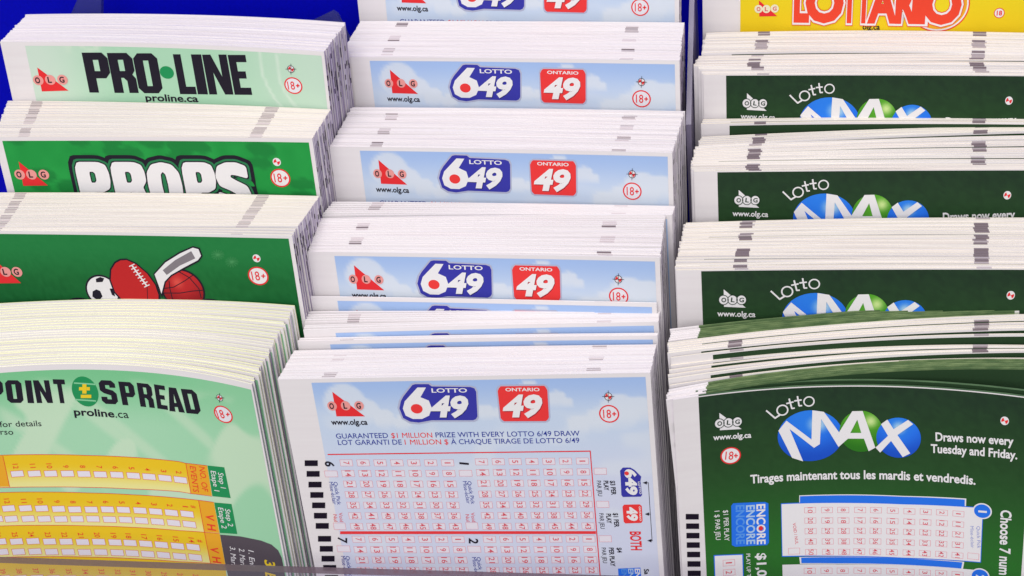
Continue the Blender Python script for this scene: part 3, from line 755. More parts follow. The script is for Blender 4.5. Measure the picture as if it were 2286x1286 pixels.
 ['b','number_print','red_line','paper_print',2,28.04,45.85,1.5,0.92],
 ['g','number_print','red_ink',3,'10',28.04,45.85,0.7,0.83],
 ['b','number_print','red_line','paper_print',2,32.0,45.83,1.5,0.92],
 ['g','number_print','red_ink',3,'9',32.0,45.83,0.69,0.41],
 ['b','number_print','red_line','paper_print',2,35.93,45.81,1.49,0.92],
 ['g','number_print','red_ink',3,'8',35.93,45.81,0.69,0.41],
 ['b','number_print','red_line','paper_print',2,12.02,48.91,1.53,0.94],
 ['g','number_print','red_ink',3,'21',12.02,48.91,0.71,0.84],
 ['b','number_print','red_line','paper_print',2,16.05,48.88,1.53,0.93],
 ['g','number_print','red_ink',3,'20',16.05,48.88,0.71,0.84],
 ['b','number_print','red_line','paper_print',2,20.06,48.85,1.52,0.93],
 ['g','number_print','red_ink',3,'19',20.06,48.85,0.71,0.84],
 ['b','number_print','red_line','paper_print',2,24.05,48.83,1.51,0.93],
 ['g','number_print','red_ink',3,'18',24.05,48.83,0.7,0.83],
 ['b','number_print','red_line','paper_print',2,28.02,48.8,1.51,0.93],
 ['g','number_print','red_ink',3,'17',28.02,48.8,0.7,0.83],
 ['b','number_print','red_line','paper_print',2,31.97,48.77,1.5,0.93],
 ['g','number_print','red_ink',3,'16',31.97,48.77,0.7,0.83],
 ['b','number_print','red_line','paper_print',2,35.91,48.74,1.49,0.92],
 ['g','number_print','red_ink',3,'15',35.91,48.74,0.69,0.83],
 ['b','number_print','red_line','paper_print',2,11.99,51.9,1.54,0.94],
 ['g','number_print','red_ink',3,'28',11.99,51.9,0.72,0.85],
 ['b','number_print','red_line','paper_print',2,16.02,51.87,1.53,0.94],
 ['g','number_print','red_ink',3,'27',16.02,51.87,0.71,0.84],
 ['b','number_print','red_line','paper_print',2,20.03,51.83,1.53,0.94],
 ['g','number_print','red_ink',3,'26',20.03,51.83,0.71,0.84],
 ['b','number_print','red_line','paper_print',2,24.02,51.8,1.52,0.94],
 ['g','number_print','red_ink',3,'25',24.02,51.8,0.71,0.84],
 ['b','number_print','red_line','paper_print',2,27.99,51.77,1.51,0.93],
 ['g','number_print','red_ink',3,'24',27.99,51.77,0.7,0.84],
 ['b','number_print','red_line','paper_print',2,31.95,51.73,1.51,0.93],
 ['g','number_print','red_ink',3,'23',31.95,51.73,0.7,0.84],
 ['b','number_print','red_line','paper_print',2,35.89,51.7,1.5,0.93],
 ['g','number_print','red_ink',3,'22',35.89,51.7,0.7,0.83],
 ['b','number_print','red_line','paper_print',2,11.96,54.92,1.55,0.95],
 ['g','number_print','red_ink',3,'35',11.96,54.92,0.72,0.85],
 ['b','number_print','red_line','paper_print',2,15.99,54.88,1.54,0.95],
 ['g','number_print','red_ink',3,'34',15.99,54.88,0.71,0.85],
 ['b','number_print','red_line','paper_print',2,20.0,54.84,1.53,0.95],
 ['g','number_print','red_ink',3,'33',20.0,54.84,0.71,0.85],
 ['b','number_print','red_line','paper_print',2,23.99,54.8,1.53,0.94],
 ['g','number_print','red_ink',3,'32',23.99,54.8,0.71,0.85],
 ['b','number_print','red_line','paper_print',2,27.97,54.76,1.52,0.94],
 ['g','number_print','red_ink',3,'31',27.97,54.76,0.71,0.84],
 ['b','number_print','red_line','paper_print',2,31.93,54.71,1.51,0.94],
 ['g','number_print','red_ink',3,'30',31.93,54.71,0.7,0.84],
 ['b','number_print','red_line','paper_print',2,35.87,54.67,1.51,0.94],
 ['g','number_print','red_ink',3,'29',35.87,54.67,0.7,0.84],
 ['b','number_print','red_line','paper_print',2,43.35,42.87,1.47,0.91],
 ['g','number_print','red_ink',3,'7',43.35,42.87,0.68,0.41],
 ['b','number_print','red_line','paper_print',2,47.23,42.84,1.46,0.9],
 ['g','number_print','red_ink',3,'6',47.23,42.84,0.68,0.4],
 ['b','number_print','red_line','paper_print',2,51.1,42.81,1.46,0.9],
 ['g','number_print','red_ink',3,'5',51.1,42.81,0.68,0.4],
 ['b','number_print','red_line','paper_print',2,54.94,42.78,1.45,0.9],
 ['g','number_print','red_ink',3,'4',54.94,42.78,0.67,0.4],
 ['b','number_print','red_line','paper_print',2,58.77,42.75,1.45,0.9],
 ['g','number_print','red_ink',3,'3',58.77,42.75,0.67,0.4],
 ['b','number_print','red_line','paper_print',2,62.58,42.72,1.44,0.9],
 ['g','number_print','red_ink',3,'2',62.58,42.72,0.67,0.4],
 ['b','number_print','red_line','paper_print',2,66.38,42.69,1.43,0.89],
 ['g','number_print','red_ink',3,'1',66.38,42.69,0.67,0.16],
 ['b','number_print','red_line','paper_print',2,43.31,45.77,1.48,0.91],
 ['g','number_print','red_ink',3,'14',43.31,45.77,0.69,0.82],
 ['b','number_print','red_line','paper_print',2,47.19,45.73,1.47,0.91],
 ['g','number_print','red_ink',3,'13',47.19,45.73,0.68,0.82],
 ['b','number_print','red_line','paper_print',2,51.06,45.7,1.46,0.91],
 ['g','number_print','red_ink',3,'12',51.06,45.7,0.68,0.81],
 ['b','number_print','red_line','paper_print',2,54.91,45.66,1.46,0.91],
 ['g','number_print','red_ink',3,'11',54.91,45.66,0.68,0.65],
 ['b','number_print','red_line','paper_print',2,58.75,45.62,1.45,0.9],
 ['g','number_print','red_ink',3,'10',58.75,45.62,0.67,0.81],
 ['b','number_print','red_line','paper_print',2,62.56,45.59,1.44,0.9],
 ['g','number_print','red_ink',3,'9',62.56,45.59,0.67,0.4],
 ['b','number_print','red_line','paper_print',2,66.36,45.55,1.44,0.9],
 ['g','number_print','red_ink',3,'8',66.36,45.55,0.67,0.4],
 ['b','number_print','red_line','paper_print',2,43.26,48.69,1.48,0.92],
 ['g','number_print','red_ink',3,'21',43.26,48.69,0.69,0.82],
 ['b','number_print','red_line','paper_print',2,47.15,48.65,1.48,0.92],
 ['g','number_print','red_ink',3,'20',47.15,48.65,0.69,0.82],
 ['b','number_print','red_line','paper_print',2,51.03,48.6,1.47,0.92],
 ['g','number_print','red_ink',3,'19',51.03,48.6,0.68,0.82],
 ['b','number_print','red_line','paper_print',2,54.88,48.56,1.46,0.91],
 ['g','number_print','red_ink',3,'18',54.88,48.56,0.68,0.82],
 ['b','number_print','red_line','paper_print',2,58.72,48.52,1.46,0.91],
 ['g','number_print','red_ink',3,'17',58.72,48.52,0.68,0.82],
 ['b','number_print','red_line','paper_print',2,62.54,48.48,1.45,0.91],
 ['g','number_print','red_ink',3,'16',62.54,48.48,0.67,0.82],
 ['b','number_print','red_line','paper_print',2,66.35,48.43,1.44,0.91],
 ['g','number_print','red_ink',3,'15',66.35,48.43,0.67,0.81],
 ['b','number_print','red_line','paper_print',2,43.22,51.63,1.49,0.93],
 ['g','number_print','red_ink',3,'28',43.22,51.63,0.69,0.83],
 ['b','number_print','red_line','paper_print',2,47.11,51.58,1.48,0.92],
 ['g','number_print','red_ink',3,'27',47.11,51.58,0.69,0.83],
 ['b','number_print','red_line','paper_print',2,50.99,51.53,1.47,0.92],
 ['g','number_print','red_ink',3,'26',50.99,51.53,0.69,0.83],
 ['b','number_print','red_line','paper_print',2,54.85,51.48,1.47,0.92],
 ['g','number_print','red_ink',3,'25',54.85,51.48,0.68,0.83],
 ['b','number_print','red_line','paper_print',2,58.7,51.43,1.46,0.92],
 ['g','number_print','red_ink',3,'24',58.7,51.43,0.68,0.82],
 ['b','number_print','red_line','paper_print',2,62.52,51.39,1.46,0.92],
 ['g','number_print','red_ink',3,'23',62.52,51.39,0.68,0.82],
 ['b','number_print','red_line','paper_print',2,66.33,51.34,1.45,0.91],
 ['g','number_print','red_ink',3,'22',66.33,51.34,0.67,0.82],
 ['b','number_print','red_line','paper_print',2,43.17,54.6,1.49,0.93],
 ['g','number_print','red_ink',3,'35',43.17,54.6,0.69,0.84],
 ['b','number_print','red_line','paper_print',2,47.07,54.54,1.49,0.93],
 ['g','number_print','red_ink',3,'34',47.07,54.54,0.69,0.84],
 ['b','number_print','red_line','paper_print',2,50.96,54.48,1.48,0.93],
 ['g','number_print','red_ink',3,'33',50.96,54.48,0.69,0.83],
 ['b','number_print','red_line','paper_print',2,54.82,54.43,1.47,0.93],
 ['g','number_print','red_ink',3,'32',54.82,54.43,0.68,0.83],
 ['b','number_print','red_line','paper_print',2,58.67,54.37,1.47,0.93],
 ['g','number_print','red_ink',3,'31',58.67,54.37,0.68,0.83],
 ['b','number_print','red_line','paper_print',2,62.5,54.32,1.46,0.92],
 ['g','number_print','red_ink',3,'30',62.5,54.32,0.68,0.83],
 ['b','number_print','red_line','paper_print',2,66.32,54.26,1.45,0.92],
 ['g','number_print','red_ink',3,'29',66.32,54.26,0.68,0.83],
 ['t','lettering','dark_text',2,'6',7.43,21.35,7.19,22.8,2.23,'b'],
 ['b','number_print','red_line','paper_print',2,8.35,24.88,1.55,0.85],
 ['t','lettering','blue_text',2,'Quick Pick',8.52,27.06,8.48,33.33,0.94,'n'],
 ['t','lettering','blue_text',2,'Mise-éclair',7.45,27.06,7.42,33.21,0.94,'n'],
 ['t','lettering','red_ink',2,'Void',8.42,35.49,8.32,38.11,0.89,'n'],
 ['t','lettering','red_ink',2,'Nul',7.04,35.99,6.93,37.99,0.89,'n'],
 ['b','number_print','red_line','paper_print',2,8.07,39.32,1.47,0.95],
 ['t','lettering','dark_text',2,'1',38.77,21.95,38.71,22.47,2.16,'b'],
 ['b','number_print','red_line','paper_print',2,39.86,24.9,1.49,0.83],
 ['t','lettering','blue_text',2,'Quick Pick',39.97,27.04,40.18,33.2,0.9,'n'],
 ['t','lettering','blue_text',2,'Mise-éclair',38.93,27.03,39.15,33.07,0.9,'n'],
 ['t','lettering','red_ink',2,'Void',39.79,35.5,39.81,38.08,0.85,'n'],
 ['t','lettering','red_ink',2,'Nul',38.48,35.99,38.46,37.96,0.85,'n'],
 ['b','number_print','red_line','paper_print',2,39.66,39.17,1.42,0.93],
 ['t','lettering','dark_text',2,'7',7.13,42.3,6.88,43.82,2.29,'b'],
 ['b','number_print','red_line','paper_print',2,8.03,45.72,1.59,0.9],
 ['t','lettering','blue_text',2,'Quick Pick',8.13,47.78,8.08,54.4,0.97,'n'],
 ['t','lettering','blue_text',2,'Mise-éclair',7.03,47.79,6.99,54.28,0.97,'n'],
 ['t','lettering','dark_text',2,'2',38.51,42.52,38.33,44.02,2.22,'b'],
 ['b','number_print','red_line','paper_print',2,39.46,45.65,1.54,0.88],
 ['t','lettering','blue_text',2,'Quick Pick',39.69,47.91,39.91,54.42,0.93,'n'],
 ['t','lettering','blue_text',2,'Mise-éclair',38.63,47.92,38.85,54.3,0.93,'n'],
 ['p','timing_marking','black_ink',2,[[(2.65,21.18),(5.76,21.21),(5.51,22.74),(2.39,22.72)]]],
 ['p','timing_marking','black_ink',2,[[(2.61,24.07),(5.73,24.09),(5.47,25.64),(2.35,25.62)]]],
 ['p','timing_marking','black_ink',2,[[(2.57,26.99),(5.7,27.0),(5.44,28.55),(2.3,28.54)]]],
 ['p','timing_marking','black_ink',2,[[(2.52,29.83),(5.67,29.84),(5.41,31.4),(2.26,31.4)]]],
 ['p','timing_marking','black_ink',2,[[(2.48,32.69),(5.64,32.7),(5.38,34.28),(2.21,34.27)]]],
 ['p','timing_marking','black_ink',2,[[(2.44,35.58),(5.6,35.58),(5.34,37.17),(2.17,37.17)]]],
 ['p','timing_marking','black_ink',2,[[(2.39,38.44),(5.57,38.43),(5.31,40.04),(2.12,40.04)]]],
 ['p','timing_marking','black_ink',2,[[(2.34,42.08),(5.53,42.07),(5.27,43.69),(2.07,43.7)]]],
 ['p','timing_marking','black_ink',2,[[(2.3,44.94),(5.5,44.92),(5.24,46.55),(2.02,46.57)]]],
 ['p','timing_marking','black_ink',2,[[(2.25,47.77),(5.47,47.75),(5.21,49.39),(1.98,49.42)]]],
 ['p','timing_marking','black_ink',2,[[(2.21,50.43),(5.44,50.41),(5.18,52.06),(1.94,52.09)]]],
 ['p','timing_marking','black_ink',2,[[(2.17,53.36),(5.41,53.33),(5.14,54.99),(1.89,55.03)]]],
 ['p','timing_marking','black_ink',2,[[(2.12,56.3),(5.38,56.27),(5.11,57.94),(1.85,57.98)]]],
 ['b','number_print','red_line','paper_print',2,70.35,24.56,1.39,0.85],
 ['t','lettering','dark_text',2,'$3 PER',72.32,27.07,72.36,30.82,1.11,'b'],
 ['t','lettering','dark_text',2,'PLAY',70.83,27.06,70.85,29.62,1.11,'b'],
 ['t','lettering','dark_text',2,'PAR JEU',69.34,27.05,69.37,31.12,0.96,'n'],
 ['b','number_print','red_line','paper_print',2,70.25,33.31,1.41,0.87],
 ['t','lettering','dark_text',2,'$1 PER',72.37,35.64,72.42,39.48,1.12,'b'],
 ['t','lettering','dark_text',2,'PLAY',70.78,35.82,70.8,38.44,1.12,'b'],
 ['t','lettering','dark_text',2,'PAR JEU',69.24,35.73,69.27,39.89,0.97,'n'],
 ['b','number_print','red_line','paper_print',2,70.12,42.63,1.43,0.89],
 ['t','lettering','dark_text',2,'$4',72.54,45.06,72.56,46.44,1.13,'b'],
 ['t','lettering','dark_text',2,'PER PLAY',70.71,45.07,70.76,50.27,1.14,'b'],
 ['t','lettering','dark_text',2,'PAR JEU',69.06,45.08,69.1,49.35,0.98,'n'],
 ['p','small_logo','logo_blue',2,[[(74.73,24.46),(75.41,23.64),(77.07,23.65),(77.95,24.26),(79.32,26.01),(79.06,27.1),(79.2,30.84),(78.87,31.28),(74.88,31.36),(74.59,30.82),(74.74,26.42)]]],
 ['t','small_logo','logo_white',4,'649',75.68,24.03,75.67,30.83,2.58,'x'],
 ['e','small_logo','logo_red',5,76.16,25.12,0.49,0.52,0],
 ['t','small_logo','logo_white',4,'LOTTO',78.49,27.32,78.66,30.62,0.45,'b'],
 ['p','small_logo','logo_red',2,[[(74.63,33.94),(75.01,33.4),(78.48,33.32),(78.94,33.77),(78.88,37.75),(78.54,38.29),(74.97,38.43),(74.62,37.98)]]],
 ['t','small_logo','logo_white',3,'49',75.45,34.03,75.46,37.75,2.42,'x'],
 ['t','small_logo','logo_white',3,'ONTARIO',78.26,33.85,78.24,37.75,0.4,'b'],
 ['t','lettering','red',2,'BOTH',75.76,40.61,75.73,45.73,2.54,'b'],
 ['p','border','dark_text',2,[[(80.71,27.55),(80.62,43.19),(80.75,43.18),(80.83,27.54)]]],
 ['p','border','dark_text',3,[[(79.51,27.63),(80.5,27.2),(80.44,28.07)]]],
 ['p','border','dark_text',3,[[(80.46,27.71),(80.72,27.71),(80.73,27.56),(80.47,27.56)]]],
 ['p','border','dark_text',3,[[(79.48,35.91),(80.48,35.46),(80.42,36.36)]]],
 ['p','border','dark_text',3,[[(80.44,35.99),(80.71,35.99),(80.72,35.83),(80.45,35.83)]]],
 ['p','border','dark_text',3,[[(79.56,43.1),(80.57,42.64),(80.52,43.55)]]],
 ['p','border','dark_text',3,[[(80.54,43.17),(80.8,43.17),(80.81,43.02),(80.55,43.02)]]],
 ['p','small_logo','max_blue',2,[[(72.44,50.86),(77.59,50.54),(77.61,59.31),(72.29,59.62)]]],
 ['t','small_logo','logo_white',3,'ENCORE',76.23,50.83,76.24,58.95,1.24,'b'],
 ['t','small_logo','encore_mid',3,'ENCORE',74.7,50.84,74.7,58.97,1.24,'b'],
 ['t','small_logo','encore_dim',3,'ENCORE',73.17,50.86,73.15,58.99,1.24,'b'],
 ['t','lettering','dark_text',2,'Sa',78.32,50.95,78.38,52.45,1.14,'b'],
]
ART['R'] = [
 ['panel','maxgreen',5.28,0.25,72.3753511383283],
 ['p','organisation_logo','white_print',2,[[(9.49,4.65),(14.02,9.13),(9.45,8.87)]]],
 ['e','organisation_logo','white_print',3,9.4,7.18,1.06,1.18,0],
 ['t','organisation_logo','max_dark',7,'O',8.88,7.66,9.89,7.79,1.09,'b'],
 ['e','organisation_logo','white_print',4,11.3,7.17,1.06,1.18,0],
 ['t','organisation_logo','max_dark',7,'L',10.89,7.67,11.68,7.77,1.09,'b'],
 ['e','organisation_logo','white_print',5,13.16,7.19,1.06,1.18,0],
 ['t','organisation_logo','max_dark',7,'G',12.64,7.68,13.65,7.8,1.09,'b'],
 ['e','organisation_logo','max_dark',6,9.4,7.18,1.09,1.23,0.86],
 ['e','organisation_logo','max_dark',6,11.3,7.17,1.09,1.22,0.86],
 ['e','organisation_logo','max_dark',6,13.16,7.19,1.09,1.22,0.86],
 ['t','lettering','white_print',2,'www.olg.ca',7.96,11.19,16.01,11.48,1.39,'b'],
 ['p','game_logo','white_print',2,[[(19.17,5.26),(21.03,7.28),(21.25,7.0),(19.4,4.99)]]],
 ['p','game_logo','white_print',3,[[(21.12,7.34),(22.3,6.53),(22.11,6.2),(20.94,7.0)]]],
 ['e','game_logo','white_print',2,22.68,5.31,1.27,1.34,0.76],
 ['e','game_logo','white_print',2,28.24,3.54,1.19,1.24,0.76],
 ['p','game_logo','white_print',2,[[(23.95,2.68),(24.51,5.12),(24.83,5.03),(24.27,2.59)]]],
 ['p','game_logo','white_print',3,[[(23.54,3.97),(25.07,3.62),(25.01,3.29),(23.47,3.63)]]],
 ['p','game_logo','white_print',4,[[(24.59,5.2),(25.29,5.12),(25.25,4.78),(24.55,4.86)]]],
 ['p','game_logo','white_print',2,[[(25.69,2.17),(26.01,4.54),(26.34,4.5),(26.02,2.12)]]],
 ['p','game_logo','white_print',3,[[(25.2,3.43),(26.74,3.24),(26.69,2.9),(25.16,3.09)]]],
 ['p','game_logo','white_print',4,[[(26.12,4.65),(26.82,4.6),(26.79,4.26),(26.09,4.3)]]],
 ['ball','game_logo','ball_blue',2,28.41,11.86,6.83,6.2,0.25,-0.45],
 ['ball','game_logo','ball_green',3,39.0,10.9,4.48,4.97,0.45,-0.5],
 ['ball','game_logo','ball_blue',4,46.72,12.2,4.52,4.84,0.0,-0.5],
 ['p','game_logo','white_print',6,[[(21.75,10.19),(23.48,7.87),(28.69,12.73),(28.92,5.65),(31.31,6.09),(35.12,12.13),(34.35,14.65),(30.75,7.8),(30.44,13.89),(29.2,14.76),(24.12,9.94),(26.88,18.02),(24.55,17.04)]]],
 ['p','game_logo','white_print',7,[[(34.36,14.65),(33.45,12.93),(37.19,6.01),(39.32,5.96),(42.0,14.74),(40.62,15.63),(39.63,12.6),(36.31,12.62)],[(38.23,8.01),(39.07,11.23),(36.79,11.24)]]],
 ['p','game_logo','white_print',8,[[(43.1,9.01),(44.38,7.88),(45.67,10.12),(48.57,7.77),(49.6,8.71),(46.47,11.49),(49.16,15.79),(47.65,16.78),(45.2,12.96),(43.01,15.89),(42.03,14.7),(44.57,11.77)]]],
 ['e','registration_mark','white_print',2,67.37,6.12,0.8,1.0,0],
 ['p','registration_mark','red',3,[[(67.37,6.12),(67.97,5.8),(68.01,6.03),(67.99,6.27),(67.92,6.5),(67.8,6.69),(67.64,6.83)]]],
 ['p','registration_mark','red',3,[[(67.37,6.12),(66.77,6.45),(66.73,6.22),(66.75,5.98),(66.82,5.75),(66.95,5.56),(67.11,5.42)]]],
 ['t','lettering','white_print',2,'Draws now every',54.2,12.5,69.31,11.75,2.1,'b'],
 ['t','lettering','white_print',2,'Tuesday and Friday.',53.31,15.41,70.16,14.91,2.12,'b'],
 ['e','age_badge','white_print',1,11.54,15.44,2.03,1.97,0],
 ['e','age_badge','red',2,11.54,15.44,2.18,2.12,0.86],
 ['t','age_badge','red',3,'18',10.29,16.3,11.99,16.5,2.02,'n'],
 ['p','age_badge','red',3,[[(12.19,15.66),(13.07,15.76),(13.08,15.47),(12.2,15.37)]]],
 ['p','age_badge','red',4,[[(12.53,15.04),(12.5,16.06),(12.74,16.09),(12.77,15.06)]]],
 ['t','lettering','white_print',2,'Tirages maintenant tous les mardis et vendredis.',15.59,22.94,62.4,22.29,2.21,'b'],
 ['p','play_panel','white_print',1,[[(25.97,26.59),(37.0,26.48),(47.81,26.45),(60.71,25.91),(60.73,28.34),(33.78,28.74),(25.94,28.93)]]],
 ['p','play_panel','max_blue',2,[[(26.11,26.8),(37.01,26.69),(47.82,26.66),(60.42,26.2),(60.49,28.2),(33.78,28.65),(26.09,28.68)]]],
 ['p','play_panel','max_blue',3,[[(21.99,28.4),(37.01,28.42),(47.84,28.34),(64.2,27.66),(64.25,41.75),(48.08,42.43),(33.77,42.47),(21.99,42.35)]]],
 ['p','play_panel','white_print',4,[[(22.13,28.62),(37.01,28.63),(47.85,28.55),(64.04,27.85),(64.11,41.56),(48.08,42.17),(33.77,42.25),(22.14,42.09)]]],
 ['p','play_panel','white_print',1,[[(25.79,42.57),(33.76,42.56),(33.77,42.56),(60.86,42.01),(60.66,44.0),(33.77,44.46),(25.96,44.39)]]],
 ['p','play_panel','max_blue',2,[[(26.19,42.72),(33.76,42.65),(33.77,42.65),(60.49,42.19),(60.31,43.83),(33.77,44.28),(26.25,44.18)]]],
 ['p','play_panel','white_print',4,[[(22.06,44.44),(33.76,44.5),(33.77,44.54),(64.06,43.75),(64.08,54.86),(33.75,55.97),(22.11,55.89)]]],
 ['b','number_print','red_line',None,5,28.26,30.37,1.25,0.75],
 ['g','number_print','red_ink',5,'10',28.26,30.37,0.53,0.72],
 ['b','number_print','red_line',None,5,31.88,30.39,1.24,0.74],
 ['g','number_print','red_ink',5,'9',31.88,30.39,0.53,0.36],
 ['b','number_print','red_line',None,5,35.35,30.39,1.24,0.74],
 ['g','number_print','red_ink',5,'8',35.35,30.39,0.52,0.36],
 ['b','number_print','red_line',None,5,38.93,30.34,1.23,0.74],
 ['g','number_print','red_ink',5,'7',38.93,30.34,0.52,0.36],
 ['b','number_print','red_line',None,5,42.28,30.28,1.22,0.74],
 ['g','number_print','red_ink',5,'6',42.28,30.28,0.52,0.36],
 ['b','number_print','red_line',None,5,45.79,30.24,1.21,0.74],
 ['g','number_print','red_ink',5,'5',45.79,30.24,0.51,0.35],
 ['b','number_print','red_line',None,5,49.26,30.19,1.2,0.74],
 ['g','number_print','red_ink',5,'4',49.26,30.19,0.51,0.35],
 ['b','number_print','red_line',None,5,52.61,30.05,1.19,0.73],
 ['g','number_print','red_ink',5,'3',52.61,30.05,0.5,0.35],
 ['b','number_print','red_line',None,5,55.95,29.94,1.18,0.73],
 ['g','number_print','red_ink',5,'2',55.95,29.94,0.5,0.35],
 ['b','number_print','red_line',None,5,59.27,29.87,1.17,0.73],
 ['g','number_print','red_ink',5,'1',59.27,29.87,0.49,0.14],
 ['b','number_print','red_line',None,5,28.29,33.06,1.25,0.75],
 ['g','number_print','red_ink',5,'20',28.29,33.06,0.53,0.72],
 ['b','number_print','red_line',None,5,31.92,33.07,1.25,0.75],
 ['g','number_print','red_ink',5,'19',31.92,33.07,0.53,0.72],
 ['b','number_print','red_line',None,5,35.4,33.07,1.24,0.75],
 ['g','number_print','red_ink',5,'18',35.4,33.07,0.53,0.72],
 ['b','number_print','red_line',None,5,38.9,32.99,1.23,0.75],
 ['g','number_print','red_ink',5,'17',38.9,32.99,0.52,0.72],
 ['b','number_print','red_line',None,5,42.26,32.92,1.23,0.74],
 ['g','number_print','red_ink',5,'16',42.26,32.92,0.52,0.72],
 ['b','number_print','red_line',None,5,45.78,32.88,1.22,0.74],
 ['g','number_print','red_ink',5,'15',45.78,32.88,0.52,0.71],
 ['b','number_print','red_line',None,5,49.27,32.82,1.21,0.74],
 ['g','number_print','red_ink',5,'14',49.27,32.82,0.51,0.71],
 ['b','number_print','red_line',None,5,52.62,32.68,1.2,0.74],
 ['g','number_print','red_ink',5,'13',52.62,32.68,0.51,0.71],
 ['b','number_print','red_line',None,5,55.98,32.57,1.18,0.74],
 ['g','number_print','red_ink',5,'12',55.98,32.57,0.5,0.71],
 ['b','number_print','red_line',None,5,59.31,32.49,1.17,0.74],
 ['g','number_print','red_ink',5,'11',59.31,32.49,0.5,0.57],
 ['b','number_print','red_line',None,5,28.32,35.77,1.26,0.76],
 ['g','number_print','red_ink',5,'30',28.32,35.77,0.53,0.73],
 ['b','number_print','red_line',None,5,31.96,35.78,1.25,0.75],
 ['g','number_print','red_ink',5,'29',31.96,35.78,0.53,0.73],
 ['b','number_print','red_line',None,5,35.45,35.77,1.25,0.75],
 ['g','number_print','red_ink',5,'28',35.45,35.77,0.53,0.72],
 ['b','number_print','red_line',None,5,38.87,35.66,1.24,0.75],
 ['g','number_print','red_ink',5,'27',38.87,35.66,0.52,0.72],
 ['b','number_print','red_line',None,5,42.24,35.58,1.23,0.75],
 ['g','number_print','red_ink',5,'26',42.24,35.58,0.52,0.72],
 ['b','number_print','red_line',None,5,45.77,35.54,1.22,0.75],
 ['g','number_print','red_ink',5,'25',45.77,35.54,0.52,0.72],
 ['b','number_print','red_line',None,5,49.27,35.48,1.21,0.75],
 ['g','number_print','red_ink',5,'24',49.27,35.48,0.51,0.72],
 ['b','number_print','red_line',None,5,52.64,35.33,1.2,0.74],
 ['g','number_print','red_ink',5,'23',52.64,35.33,0.51,0.72],
 ['b','number_print','red_line',None,5,56.01,35.22,1.19,0.74],
 ['g','number_print','red_ink',5,'22',56.01,35.22,0.5,0.71],
 ['b','number_print','red_line',None,5,59.35,35.13,1.18,0.74],
 ['g','number_print','red_ink',5,'21',59.35,35.13,0.5,0.71],
 ['b','number_print','red_line',None,5,28.34,38.5,1.26,0.76],
 ['g','number_print','red_ink',5,'40',28.34,38.5,0.53,0.73],
 ['b','number_print','red_line',None,5,32.0,38.5,1.26,0.76],
 ['g','number_print','red_ink',5,'39',32.0,38.5,0.53,0.73],
 ['b','number_print','red_line',None,5,35.5,38.48,1.25,0.76],
 ['g','number_print','red_ink',5,'38',35.5,38.48,0.53,0.73],
 ['b','number_print','red_line',None,5,38.83,38.34,1.24,0.76],
 ['g','number_print','red_ink',5,'37',38.83,38.34,0.53,0.73],
 ['b','number_print','red_line',None,5,42.22,38.27,1.24,0.75],
 ['g','number_print','red_ink',5,'36',42.22,38.27,0.52,0.73],
 ['b','number_print','red_line',None,5,45.76,38.22,1.23,0.75],
 ['g','number_print','red_ink',5,'35',45.76,38.22,0.52,0.72],
 ['b','number_print','red_line',None,5,49.27,38.15,1.22,0.75],
 ['g','number_print','red_ink',5,'34',49.27,38.15,0.51,0.72],
 ['b','number_print','red_line',None,5,52.65,38.0,1.2,0.75],
 ['g','number_print','red_ink',5,'33',52.65,38.0,0.51,0.72],
 ['b','number_print','red_line',None,5,56.04,37.88,1.19,0.75],
 ['g','number_print','red_ink',5,'32',56.04,37.88,0.51,0.72],
 ['b','number_print','red_line',None,5,59.39,37.8,1.18,0.75],
 ['g','number_print','red_ink',5,'31',59.39,37.8,0.5,0.72],
 ['b','number_print','red_line',None,5,28.37,41.25,1.27,0.77],
 ['g','number_print','red_ink',5,'50',28.37,41.25,0.54,0.74],
 ['b','number_print','red_line',None,5,32.04,41.24,1.26,0.76],
 ['g','number_print','red_ink',5,'49',32.04,41.24,0.53,0.74],
 ['b','number_print','red_line',None,5,35.55,41.21,1.25,0.76],
 ['g','number_print','red_ink',5,'48',35.55,41.21,0.53,0.73],
 ['b','number_print','red_line',None,5,38.8,41.05,1.25,0.76],
 ['g','number_print','red_ink',5,'47',38.8,41.05,0.53,0.73],
 ['b','number_print','red_line',None,5,42.2,40.97,1.24,0.76],
 ['g','number_print','red_ink',5,'46',42.2,40.97,0.52,0.73],
 ['b','number_print','red_line',None,5,45.75,40.91,1.23,0.76],
 ['g','number_print','red_ink',5,'45',45.75,40.91,0.52,0.73],
 ['b','number_print','red_line',None,5,49.28,40.84,1.22,0.76],
 ['g','number_print','red_ink',5,'44',49.28,40.84,0.52,0.73],
 ['b','number_print','red_line',None,5,52.67,40.69,1.21,0.76],
 ['g','number_print','red_ink',5,'43',52.67,40.69,0.51,0.73],
 ['b','number_print','red_line',None,5,56.07,40.57,1.2,0.75],
 ['g','number_print','red_ink',5,'42',56.07,40.57,0.51,0.73],
 ['b','number_print','red_line',None,5,59.43,40.48,1.18,0.75],
 ['g','number_print','red_ink',5,'41',59.43,40.48,0.5,0.72],
 ['b','number_print','red_line',None,5,28.04,46.21,1.28,0.78],
 ['g','number_print','red_ink',5,'10',28.04,46.21,0.54,0.75],
 ['b','number_print','red_line',None,5,28.02,49.0,1.28,0.78],
 ['g','number_print','red_ink',5,'20',28.02,49.0,0.54,0.75],
 ['b','number_print','red_line',None,5,31.72,46.19,1.27,0.77],
 ['g','number_print','red_ink',5,'9',31.72,46.19,0.54,0.37],
 ['b','number_print','red_line',None,5,31.71,48.98,1.27,0.78],
 ['g','number_print','red_ink',5,'19',31.71,48.98,0.54,0.75],
 ['b','number_print','red_line',None,5,35.24,46.16,1.26,0.77],
 ['g','number_print','red_ink',5,'8',35.24,46.16,0.53,0.37],
 ['b','number_print','red_line',None,5,35.24,48.94,1.27,0.78],
 ['g','number_print','red_ink',5,'18',35.24,48.94,0.54,0.75],
